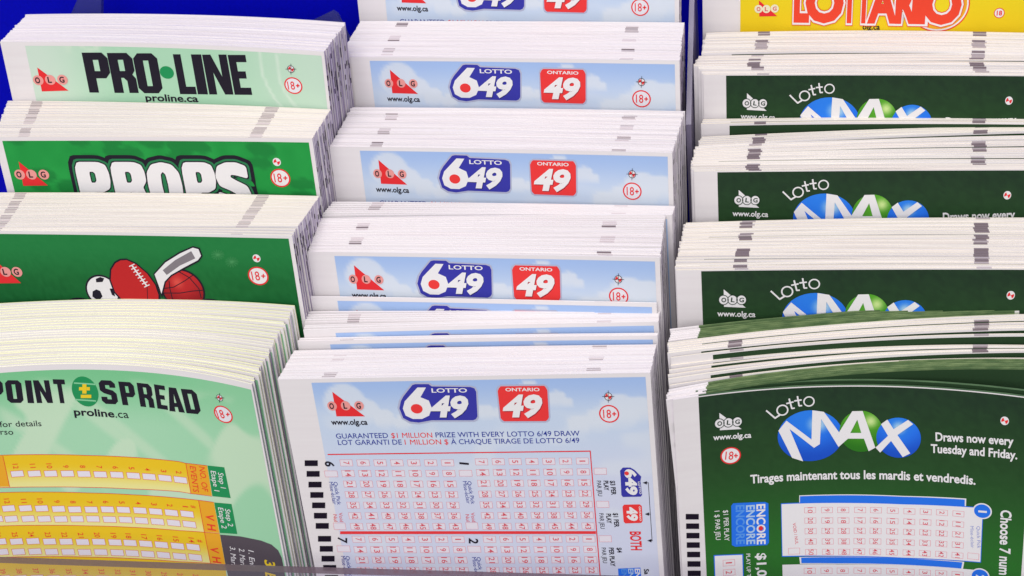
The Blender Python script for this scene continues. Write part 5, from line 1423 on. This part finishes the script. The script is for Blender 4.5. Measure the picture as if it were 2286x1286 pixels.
ART['P3'] = [
 ['panel','props',2.06,1.01,82.22149104013604],
 ['p','organisation_logo','red',2,[[(5.2,6.36),(11.69,12.64),(4.87,12.76)]]],
 ['e','organisation_logo','ball_pink',3,4.63,9.77,1.43,1.3,0],
 ['t','organisation_logo','dark_text',7,'O',3.76,10.54,5.12,10.54,1.59,'b'],
 ['e','organisation_logo','ball_pink',4,7.87,9.76,1.43,1.3,0],
 ['t','organisation_logo','dark_text',7,'L',7.14,10.53,8.22,10.53,1.58,'b'],
 ['e','organisation_logo','ball_pink',5,11.27,9.75,1.42,1.29,0],
 ['t','organisation_logo','dark_text',7,'G',10.41,10.52,11.76,10.52,1.58,'b'],
 ['t','game_lettering','white_print',4,'P',20.37,18.35,28.8,18.32,11.74,'s'],
 ['t','game_lettering','white_print',4,'R',29.93,18.22,38.41,18.17,11.64,'s'],
 ['t','game_lettering','white_print',4,'O',39.15,18.08,47.76,18.01,11.53,'s'],
 ['t','game_lettering','white_print',4,'P',48.86,17.91,56.83,17.83,11.43,'s'],
 ['t','game_lettering','white_print',4,'S',57.34,17.74,65.48,17.64,11.33,'s'],
 ['e','registration_mark','white_print',2,73.43,5.93,1.03,1.01,0],
 ['p','registration_mark','red',3,[[(73.43,5.93),(74.25,5.68),(74.25,5.92),(74.18,6.16),(74.03,6.38),(73.84,6.55),(73.61,6.68)]]],
 ['p','registration_mark','red',3,[[(73.43,5.93),(72.6,6.18),(72.61,5.95),(72.68,5.71),(72.82,5.49),(73.02,5.31),(73.25,5.19)]]],
 ['e','age_badge','white_print',1,73.7,9.92,2.35,2.15,0],
 ['e','age_badge','red',2,73.7,9.92,2.52,2.31,0.86],
 ['t','age_badge','red',3,'18',72.11,11.05,74.08,11.01,2.23,'n'],
 ['p','age_badge','red',3,[[(74.44,10.06),(75.45,10.03),(75.49,9.74),(74.48,9.76)]]],
 ['p','age_badge','red',4,[[(74.9,9.41),(74.74,10.4),(75.04,10.39),(75.19,9.4)]]],
]
ART['P2'] = [
 ['panel','sports',2.0,0.76,82.33],
 ['p','organisation_logo','red',2,[[(5.69,7.34),(11.46,13.6),(5.17,13.79)]]],
 ['e','organisation_logo','ball_pink',3,4.88,10.7,1.4,1.31,0],
 ['t','organisation_logo','dark_text',7,'O',4.01,11.49,5.35,11.47,1.61,'b'],
 ['e','organisation_logo','ball_pink',4,8.06,10.66,1.4,1.31,0],
 ['t','organisation_logo','dark_text',7,'L',7.33,11.44,8.38,11.42,1.6,'b'],
 ['e','organisation_logo','ball_pink',5,11.13,10.61,1.39,1.31,0],
 ['t','organisation_logo','dark_text',7,'G',10.27,11.39,11.6,11.37,1.6,'b'],
 ['e','sports_picture','dark_text',1,32.63,15.35,4.43,4.39,0],
 ['e','sports_picture','white_print',2,32.63,15.35,3.96,3.92,0],
 ['p','sports_picture','dark_text',3,[[(31.6,12.08),(32.87,11.56),(33.85,11.91),(33.19,12.86),(31.52,12.98)]]],
 ['p','sports_picture','dark_text',3,[[(30.02,15.41),(31.1,14.85),(32.04,15.24),(32.34,16.68),(31.02,17.96),(29.64,16.75)]]],
 ['p','sports_picture','dark_text',3,[[(34.66,14.56),(35.69,14.53),(35.65,16.6),(34.91,16.2)]]],
 ['p','sports_picture','dark_text',4,[[(35.88,9.4),(37.42,7.54),(38.99,6.73),(40.76,6.61),(43.12,7.73),(45.62,10.28),(47.17,13.29),(47.54,16.14),(47.0,18.81),(41.97,19.4),(37.39,18.19),(35.53,15.57),(35.07,12.27)]]],
 ['p','sports_picture','ball_red',5,[[(36.24,9.61),(37.67,7.88),(39.14,7.13),(40.78,7.01),(42.97,8.06),(45.3,10.43),(46.74,13.23),(47.09,15.88),(46.58,18.36),(41.91,18.91),(37.64,17.79),(35.92,15.35),(35.49,12.28)]]],
 ['p','sports_picture','white_print',6,[[(41.62,8.4),(44.39,13.69),(44.74,13.46),(41.97,8.17)]]],
 ['p','sports_picture','white_print',7,[[(41.11,8.74),(42.63,8.06),(42.57,7.83),(41.05,8.51)]]],
 ['p','sports_picture','white_print',7,[[(41.5,9.49),(43.02,8.81),(42.96,8.58),(41.44,9.26)]]],
 ['p','sports_picture','white_print',7,[[(41.9,10.24),(43.41,9.56),(43.35,9.33),(41.84,10.02)]]],
 ['p','sports_picture','white_print',7,[[(42.29,11.0),(43.81,10.32),(43.75,10.09),(42.23,10.77)]]],
 ['p','sports_picture','white_print',7,[[(42.69,11.76),(44.21,11.07),(44.15,10.84),(42.63,11.53)]]],
 ['p','sports_picture','white_print',7,[[(43.08,12.52),(44.6,11.83),(44.54,11.6),(43.02,12.29)]]],
 ['p','sports_picture','white_print',7,[[(43.48,13.27),(45.0,12.59),(44.94,12.36),(43.42,13.04)]]],
 ['p','sports_picture','white_print',7,[[(43.88,14.03),(45.4,13.34),(45.34,13.11),(43.82,13.8)]]],
 ['p','sports_picture','dark_text',6,[[(44.54,13.7),(43.76,18.45),(43.93,18.44),(44.7,13.69)]]],
 ['e','sports_picture','dark_text',4,53.65,14.47,5.58,5.55,0],
 ['ball','sports_picture','ball_red',5,53.65,14.47,5.12,5.07,-0.2,-0.4],
 ['p','sports_picture','dark_text',6,[[(48.55,14.31),(51.47,13.82),(51.48,13.62),(48.57,14.1)]]],
 ['p','sports_picture','dark_text',6,[[(51.51,13.81),(54.64,12.1),(54.57,11.93),(51.44,13.63)]]],
 ['p','sports_picture','dark_text',6,[[(54.65,12.1),(56.93,10.63),(56.84,10.46),(54.57,11.93)]]],
 ['p','sports_picture','dark_text',6,[[(48.51,15.45),(52.76,15.34),(52.8,15.12),(48.55,15.24)]]],
 ['p','sports_picture','dark_text',6,[[(52.78,15.33),(56.1,14.71),(56.11,14.5),(52.79,15.13)]]],
 ['p','sports_picture','dark_text',6,[[(56.09,14.71),(58.74,14.43),(58.76,14.22),(56.12,14.5)]]],
 ['p','sports_picture','dark_text',6,[[(50.48,12.13),(50.28,14.17),(50.49,14.14),(50.69,12.11)]]],
 ['p','sports_picture','dark_text',6,[[(50.28,14.18),(50.47,18.27),(50.68,18.21),(50.49,14.13)]]],
 ['p','sports_picture','dark_text',6,[[(53.41,9.72),(55.9,11.27),(56.04,11.08),(53.55,9.54)]]],
 ['p','sports_picture','dark_text',6,[[(55.88,11.24),(57.74,14.02),(57.92,13.88),(56.06,11.1)]]],
 ['p','sports_picture','dark_text',6,[[(57.72,13.98),(57.86,16.41),(58.07,16.35),(57.93,13.92)]]],
 ['p','sports_picture','dark_text',7,[[(46.92,10.39),(50.48,7.05),(54.7,4.62),(58.39,3.08),(60.03,3.52),(60.36,5.56),(59.14,7.02),(55.42,8.86),(51.55,10.88),(49.7,12.55),(47.9,16.68),(47.42,14.64)]]],
 ['p','sports_picture','white_print',8,[[(47.22,10.5),(50.66,7.37),(54.78,5.01),(58.31,3.47),(59.66,3.84),(59.98,5.49),(58.98,6.62),(55.3,8.46),(51.38,10.57),(49.41,12.35),(47.97,15.53),(47.83,14.22)]]],
 ['p','sports_picture','stick_grey',9,[[(49.53,9.4),(53.17,6.76),(57.75,4.35),(58.43,6.16),(54.18,8.09),(50.33,10.59)]]],
 ['p','sports_picture','flake',1,[[(62.53,5.3),(65.83,5.22),(65.85,5.09),(62.55,5.17)]]],
 ['p','sports_picture','flake',1,[[(65.74,7.0),(69.04,6.91),(69.06,6.79),(65.77,6.87)]]],
 ['p','sports_picture','flake',2,[[(62.78,4.71),(65.54,5.8),(65.6,5.69),(62.84,4.59)]]],
 ['p','sports_picture','flake',2,[[(65.99,6.4),(68.75,7.5),(68.81,7.38),(66.06,6.29)]]],
 ['p','sports_picture','flake',3,[[(63.3,4.21),(64.98,6.27),(65.08,6.18),(63.41,4.12)]]],
 ['p','sports_picture','flake',3,[[(66.51,5.91),(68.19,7.97),(68.29,7.88),(66.62,5.82)]]],
 ['p','sports_picture','flake',4,[[(64.0,3.91),(64.26,6.52),(64.38,6.48),(64.13,3.88)]]],
 ['p','sports_picture','flake',4,[[(67.21,5.61),(67.47,8.22),(67.6,8.18),(67.33,5.57)]]],
 ['p','sports_picture','flake',5,[[(64.74,3.86),(63.53,6.5),(63.64,6.53),(64.85,3.89)]]],
 ['p','sports_picture','flake',5,[[(67.95,5.56),(66.74,8.2),(66.86,8.24),(68.06,5.59)]]],
 ['p','sports_picture','flake',6,[[(65.37,4.08),(62.93,6.23),(63.0,6.32),(65.45,4.16)]]],
 ['p','sports_picture','flake',6,[[(68.58,5.77),(66.15,7.93),(66.22,8.02),(68.65,5.86)]]],
 ['p','sports_picture','flake',7,[[(65.77,4.52),(62.58,5.76),(62.61,5.87),(65.79,4.64)]]],
 ['p','sports_picture','flake',7,[[(68.98,6.21),(65.8,7.46),(65.82,7.57),(69.0,6.33)]]],
 ['e','sports_picture','dark_text',1,59.83,18.16,3.44,1.65,0],
 ['e','sports_picture','dark_text',1,25.87,18.72,3.35,1.56,0],
 ['e','registration_mark','white_print',2,73.69,5.83,0.97,0.98,0],
 ['p','registration_mark','red',3,[[(73.69,5.83),(74.46,5.58),(74.46,5.81),(74.39,6.04),(74.25,6.25),(74.06,6.43),(73.84,6.55)]]],
 ['p','registration_mark','red',3,[[(73.69,5.83),(72.91,6.08),(72.91,5.85),(72.99,5.61),(73.12,5.4),(73.31,5.23),(73.53,5.1)]]],
 ['e','age_badge','white_print',1,73.36,10.29,2.36,2.17,0],
 ['e','age_badge','red',2,73.36,10.29,2.53,2.34,0.86],
 ['t','age_badge','red',3,'18',71.75,11.45,73.73,11.39,2.25,'n'],
 ['p','age_badge','red',3,[[(74.09,10.42),(75.11,10.39),(75.16,10.09),(74.14,10.12)]]],
 ['p','age_badge','red',4,[[(74.57,9.74),(74.39,10.78),(74.68,10.77),(74.86,9.73)]]],
]
ART['R5'] = [
 ['panel','yellow',9.01,0.4,73.68943099158656],
 ['p','organisation_logo','red',2,[[(13.39,6.45),(17.75,10.21),(13.54,10.33)]]],
 ['e','organisation_logo','ball_cream',3,13.34,8.51,0.95,0.97,0],
 ['t','organisation_logo','red_ink',7,'O',12.89,9.0,13.8,9.0,0.97,'b'],
 ['e','organisation_logo','ball_cream',4,15.18,8.5,0.95,0.97,0],
 ['t','organisation_logo','red_ink',7,'L',14.83,8.99,15.54,8.98,0.97,'b'],
 ['e','organisation_logo','ball_cream',5,17.13,8.37,0.94,0.97,0],
 ['t','organisation_logo','red_ink',7,'G',16.69,8.86,17.59,8.85,0.97,'b'],
 ['e','game_logo','red_warm',2,54.14,7.05,6.87,6.52,0],
 ['e','game_logo','white_print',3,54.14,7.05,6.59,6.23,0],
 ['e','game_logo','orange_ink',4,54.14,7.05,6.25,5.87,0],
 ['e','game_logo','yellow_print',5,54.14,7.05,5.49,5.07,0],
 ['t','game_logo','red_warm',9,'L',21.94,11.08,24.82,11.09,8.3,'l'],
 ['t','game_logo','red_warm',9,'O',24.82,11.09,32.5,11.05,8.29,'l'],
 ['t','game_logo','red_warm',9,'T',32.86,11.09,35.87,11.09,8.23,'l'],
 ['t','game_logo','red_warm',9,'T',36.22,11.09,39.0,11.1,8.21,'l'],
 ['t','game_logo','red_warm',9,'A',39.07,11.14,44.64,11.12,8.19,'l'],
 ['t','game_logo','red_warm',9,'R',45.07,11.15,48.84,11.15,8.15,'l'],
 ['t','game_logo','red_warm',9,'I',49.12,11.15,50.65,11.17,8.12,'l'],
 ['t','game_logo','red_warm',9,'O',51.28,11.2,58.73,11.16,8.11,'l'],
 ['t','lettering','dark_text',2,'olg.ca',37.48,13.2,41.43,13.23,1.39,'b'],
 ['e','age_badge','white_print',1,67.47,9.05,1.07,1.1,0],
 ['e','age_badge','red',2,67.47,9.05,1.15,1.18,0.86],
 ['t','age_badge','red',3,'18',66.93,9.62,68.09,9.61,1.13,'b'],
]

# key: (kind, n, F:(TL,TR,W,c), B:(TL,TR,W,c))
STACKS = {
 'M5': ('M', 4, ((790,-76),(1516,-70),328,0), ((797,-88),(1520,-82),330,0)),
 'M4': ('M',26, ((758,127),(1517,135),311,.4), ((803,48),(1527,52),325,.5)),
 'M3': ('M',26, ((735,327),(1501,341),294,.4), ((785,241),(1528,250),307,.5)),
 'M3b':('M', 7, ((716,481),(1500,480),287,.6), ((742,452),(1507,461),290.5,.4)),
 'M2': ('M',20, ((675,562),(1473,575),276.5,.3), ((714,489),(1485,480),286.3,.5)),
 'M2b':('M', 1, ((683,662),(1466,677),275.3,.2), ((683,662),(1466,677),275.3,.2)),
 'M2c':('M', 8, ((677,737),(1470,718),270.6,.3), ((687,697),(1473,697),274.5,.3)),
 'M2d':('M', 2, ((664,762),(1468,749),268.8,.3), ((667,757),(1468,745),269.4,.3)),
 'M1': ('M',17, ((620,847),(1452,832),257,0), ((655,785),(1465,772),267,.3)),
 'P4': ('P',24, ((0,93),(723,115),305,2.5), ((58,34),(771,53),318,3.5)),
 'P3': ('P',24, ((-14,306),(697,309),292,.6), ((16,227),(737,246),304,1.5)),
 'P2b':('P',22, ((-68,506),(665,505),276.5,.3), ((-20,432),(712,440),289,.8)),
 'P2': ('P', 3, ((-78,515),(652,526),274,.4), ((-74,510),(660,512),275.5,.4)),
 'P1': ('P',26, ((-215,846),(562,858),256,8.5), ((-120,688),(657,684),270,4)),
 'R5': ('R', 4, ((1568,-60),(2315,-60),328,0), ((1572,-70),(2318,-70),330,0)),
 'R4': ('R', 5, ((1570,167),(2314,168),310,.5), ((1556,152),(2302,152),312,.8)),
 'R4y':('R', 8, ((1549,148),(2300,146),312.6,1), ((1560,126),(2300,122),317,1)),
 'R4z':('R',14, ((1566,118),(2300,117),317.6,1.5), ((1575,74),(2300,75),325,2)),
 'R3': ('R', 4, ((1549,383),(2312,378),294,.3), ((1541,369),(2302,366),296,.5)),
 'R3y':('R',12, ((1542,366),(2302,361),296.6,.6), ((1553,330),(2305,304),302,1)),
 'R3z':('R', 5, ((1560,325),(2305,292),303,1), ((1563,308),(2305,282),306,1)),
 'R3w':('R', 3, ((1565,277),(2300,273),307.6,1), ((1568,268),(2300,266),309,1)),
 'R2': ('R', 3, ((1509,604),(2325,600),275.5,.5), ((1508,591),(2318,588),277,.5)),
 'R2x':('R', 2, ((1508,583),(2318,582),277.8,.4), ((1510,576),(2318,577),278.6,.4)),
 'R2y':('R',20, ((1513,571),(2316,571),279.5,.5), ((1529,499),(2314,488),290,1)),
 'G': ('R', 6, ((1492,761),(2275,700),271.0,1.8), ((1497,737),(2272,677),273.3,1.8)),
 'F': ('R', 6, ((1490,789),(2320,732),267.8,2.4), ((1493,767),(2320,702),270.2,2.4)),
 'Es': ('R', 1, ((1497,799),(2320,746),266.8,2.8), ((1497,799),(2320,746),266.8,2.8)),
 'E': ('R', 4, ((1492,847),(2320,782),264.2,3.2), ((1497,817),(2320,773),265.8,3.2)),
 'D': ('R', 1, ((1495,861),(2320,801),263.2,3.6), ((1495,861),(2320,801),263.2,3.6)),
 'C': ('R', 5, ((1487,894),(2315,823),259.5,4.8), ((1492,874),(2318,805),261.9,4.6)),
 'R1': ('R', 2, ((1502,893),(2318,890),256,5.8), ((1498,884),(2318,876),257.4,5.8)),
}

LABELS = {
 'M5': ('sky-blue fronted slip at the top edge, only the bottom of its logos in view', 'slip hidden close behind the sky-blue slip cut off by the top edge', 'slips of the topmost sky-blue pile'),
 'M4': ('front sky-blue slip of the farthest whole heading, beside the pale green slips', 'white slip edge packed behind the farthest sky-blue heading that shows whole', 'slips of the farthest full sky-blue pile'),
 'M3': ('front sky-blue slip of the middle pile, level with the bright green slips on its left', 'white slip edge packed behind the sky-blue heading level with the bright green slips', 'slips of the sky-blue pile beside the bright green pile'),
 'M3b': ('white slip with a thin blue sliver, under the sky-blue heading beside the bright green pile', 'white slip edge just behind the thin blue sliver in the middle column', 'slips behind the thin blue sliver'),
 'M2': ('sky-blue slip beside the slip with painted balls, whole heading except the bottom rim', 'white slip edge packed behind the sky-blue heading beside the painted balls', 'slips of the sky-blue pile beside the painted balls'),
 'M2b': ('loose sky-blue slip showing only the tops of its logos below a whole heading', '', ''),
 'M2c': ('bent white-topped slip with a blue strip, first below the loose slip showing logo tops', 'white slip edge right behind the bent blue strip near the nearest sky-blue pile', 'slips behind the bent blue strip'),
 'M2d': ('loose slip showing the lowest thin blue strip, just behind the nearest sky-blue pile', 'white slip edge touching the back of the lowest thin blue strip', 'slips behind the lowest blue strip'),
 'M1': ('nearest sky-blue slip with its red number grid and black timing bars in full view', 'white slip edge packed behind the sky-blue slip with the full number grid', 'slips of the nearest sky-blue pile'),
 'P4': ('pale green slip with large black angular lettering and a green dot, farthest on the left', 'white slip edge packed behind the pale green slip with black lettering and green dot', 'slips of the pale green pile'),
 'P3': ('bright green slip with big white outlined letters cut off by the pile in front', 'cream slip edge packed behind the bright green slip with white outlined letters', 'slips of the bright green pile'),
 'P2b': ('dark green slip showing only a thin shadowed strip behind the painted balls slip', 'cream slip edge packed behind the thin dark green strip above the painted balls', 'slips above the painted balls'),
 'P2': ('dark green slip with a soccer ball, football, hockey stick and basketball painted on', 'white-edged slip directly behind the slip with the painted sports balls', 'slips touching the sports ball slip'),
 'P1': ('curved mint green slip with yellow bands of boxes and black angular lettering', 'curled yellowish slip edge packed behind the curved mint green slip', 'slips of the curved mint green pile'),
 'R5': ('yellow slip with big red outlined lettering, cut off by the top edge', 'slip hidden close behind the yellow slip', 'slips of the yellow pile'),
 'R4': ('dark green slip with a ball logo, farthest of its kind, below the yellow slip', 'cream slip edge just behind the farthest dark green heading', 'slips touching the farthest dark green heading'),
 'R4y': ('cream slip first behind a thin dark gap above the farthest dark green heading', 'cream slip edge in the thin middle bundle above the farthest dark green heading', 'middle bundle above the farthest dark green heading'),
 'R4z': ('cream slip at the front of the thick bundle right below the yellow slip', 'cream slip edge with dark marks, packed right below the yellow slip', 'thick bundle below the yellow slip'),
 'R3': ('dark green slip whose web address shows whole above a few clipped words, second dark heading', 'cream slip edge just behind the second farthest dark green heading', 'slips touching the second dark green heading'),
 'R3y': ('cream slip first behind the short dark gap above the second dark green heading', 'cream slip edge in the thick bundle above the second dark green heading', 'thick bundle above the second dark green heading'),
 'R3z': ('bowed cream slip above a dark sliver, under the short tapering green strip', 'bowed cream slip edge between the dark sliver and the short green strip', 'bowed bundle under the short green strip'),
 'R3w': ('slip showing a short tapering green strip under the farthest dark green heading', 'white slip edge touching the slip with the short tapering green strip', 'slips at the short tapering green strip'),
 'R2': ('dark green slip whose ball logo is half hidden by a rising green-edged bundle', 'white slip edge just behind the dark heading half hidden by the green-edged bundle', 'slips touching the half hidden dark heading'),
 'R2x': ('loose white slip between two long dark gaps above the half hidden dark heading', 'white slip edge between two long dark gaps above the half hidden heading', 'loose slips between the long dark gaps'),
 'R2y': ('cream slip at the front of the bundle above the two long dark gaps', 'cream slip edge in the thick bundle above the two long dark gaps', 'bundle above the long dark gaps'),
 'G': ('front slip of the upper rising bundle with scuffed green edges, over a half hidden heading', 'scuffed green slip edge in the upper rising bundle', 'upper bundle with scuffed green edges'),
 'F': ('white-edged slip at the front of the bundle right below the upper green-edged bundle', 'white slip edge packed right below the upper green-edged bundle', 'white bundle below the upper green edges'),
 'Es': ('single slip showing the long broad green strip between two white bundles', '', ''),
 'E': ('cream-edged slip at the front of the thin bundle below the long broad green strip', 'cream slip edge in the thin bundle below the long broad green strip', 'thin bundle below the broad green strip'),
 'D': ('single white-edged slip lying along the top of the lower green-edged bundle', '', ''),
 'C': ('front slip of the lower bundle with scuffed green edges, behind the nearest dark green slip', 'scuffed green slip edge in the lower bundle behind the nearest dark green slip', 'lower bundle with scuffed green edges'),
 'R1': ('nearest dark green slip with its full ball logo, white lettering and number panel', 'dark green slip directly behind the nearest one with the full ball logo', 'slip behind the nearest dark green slip'),
}

def build_stack(key, n, Fr, Bk):
    sort = key if key in SORT else key[0] if key[0] == 'M' else 'R'
    first, rest, group = LABELS[key]
    m_lr = lambda A, B, t: tuple(a+(b-a)*t for a, b in zip(A, B))
    floor_w = (Fr[2]+Bk[2])/2
    fl = next(f for w0, w1, f in FLOORS if Fr[2] < w1)
    pitch = (Bk[2]-Fr[2])/max(1, n-1) if n > 1 else .5
    pitch = min(pitch, (Bk[2]+Bk[3]-Fr[2]-Fr[3])/max(1, n-1)) if n > 1 else pitch
    thick = min(.70, pitch*.985) if n > 1 else .4
    for i in range(n):
        t = i/(n-1) if n > 1 else 0
        j = 0 if i == 0 else 1
        jit = lambda a: j*random.uniform(-a, a)
        TL = m_lr(Fr[0], Bk[0], t); TR = m_lr(Fr[1], Bk[1], t)
        odd = 2.6 if random.random() < .10 else 1.0; dx, dy = jit(1.1)*odd, jit(.5)*odd; tilt = jit(.4)*odd
        if sort == 'P1': dx += jit(4.5); dy += jit(.8)
        if sort == 'R': dx += jit(2.5); dy += jit(.5)
        TL = (TL[0]+dx, TL[1]+dy+tilt); TR = (TR[0]+dx, TR[1]+dy-tilt)
        PL, e, dn, ns, w = pose(TL, TR, Fr[2]+(Bk[2]-Fr[2])*t)
        c = Fr[3]+(Bk[3]-Fr[3])*t
        wave = (jit(.03 if sort != 'R' else .08), random.uniform(.08, .16), random.uniform(0, 6)) if i else (0, 1, 0)
        top = -((PL+e*w/2)@DOWN); L = top-fl-.4
        edge = None
        if key in ('G', 'C'): edge = 'edge_green'
        if key == 'R1': edge = 'edge_dark'
        if sort == 'P1': edge = 'edge_pale' if .42 < t < .55 or i < 1 else ('edge_mint' if random.random() < .05 else None)
        if sort == 'M' and key in ('M3', 'M2', 'M3b'): edge = None
        fine = (i == 0)
        vv, ff, mm, fm = slip_mesh('lottery_slip', sort, w, c, L, thick, fine, fine and key in ARTWORK, wave, edge, hash((key, i)) if False else sum(map(ord, key))*1000+i, MARGIN.get(key))
        o = link_mesh('lottery_slip', vv, ff, mm, fm)
        base = PL+e*w/2+dn*L
        X, Y, Z_ = to_world(e), to_world(ns), to_world(-dn); O = rack_point(base@SIDE, -(base@DOWN), base@AWAY)
        o.matrix_world = Matrix([[X[q], Y[q], Z_[q], O[q]] for q in range(3)]+[[0, 0, 0, 1]])
        o['category'] = 'lottery slip'; o['label'] = first if i == 0 else rest
        if i > 0: o['group'] = group
        if i == 0 and key in ARTWORK:
            a, upto, vs = ARTWORK[key]
            s = Slip(o, w, c, L, ART_WIDTH[a], vs, SHIFT.get(key, 0.0))
            for q in (ART[a] if upto else ART[a][:ART_HEAD[a]]): s.draw(q)
            s.finish()

for key, (kind, n, Fr, Bk) in STACKS.items():
    build_stack(key, n, Fr, Bk)
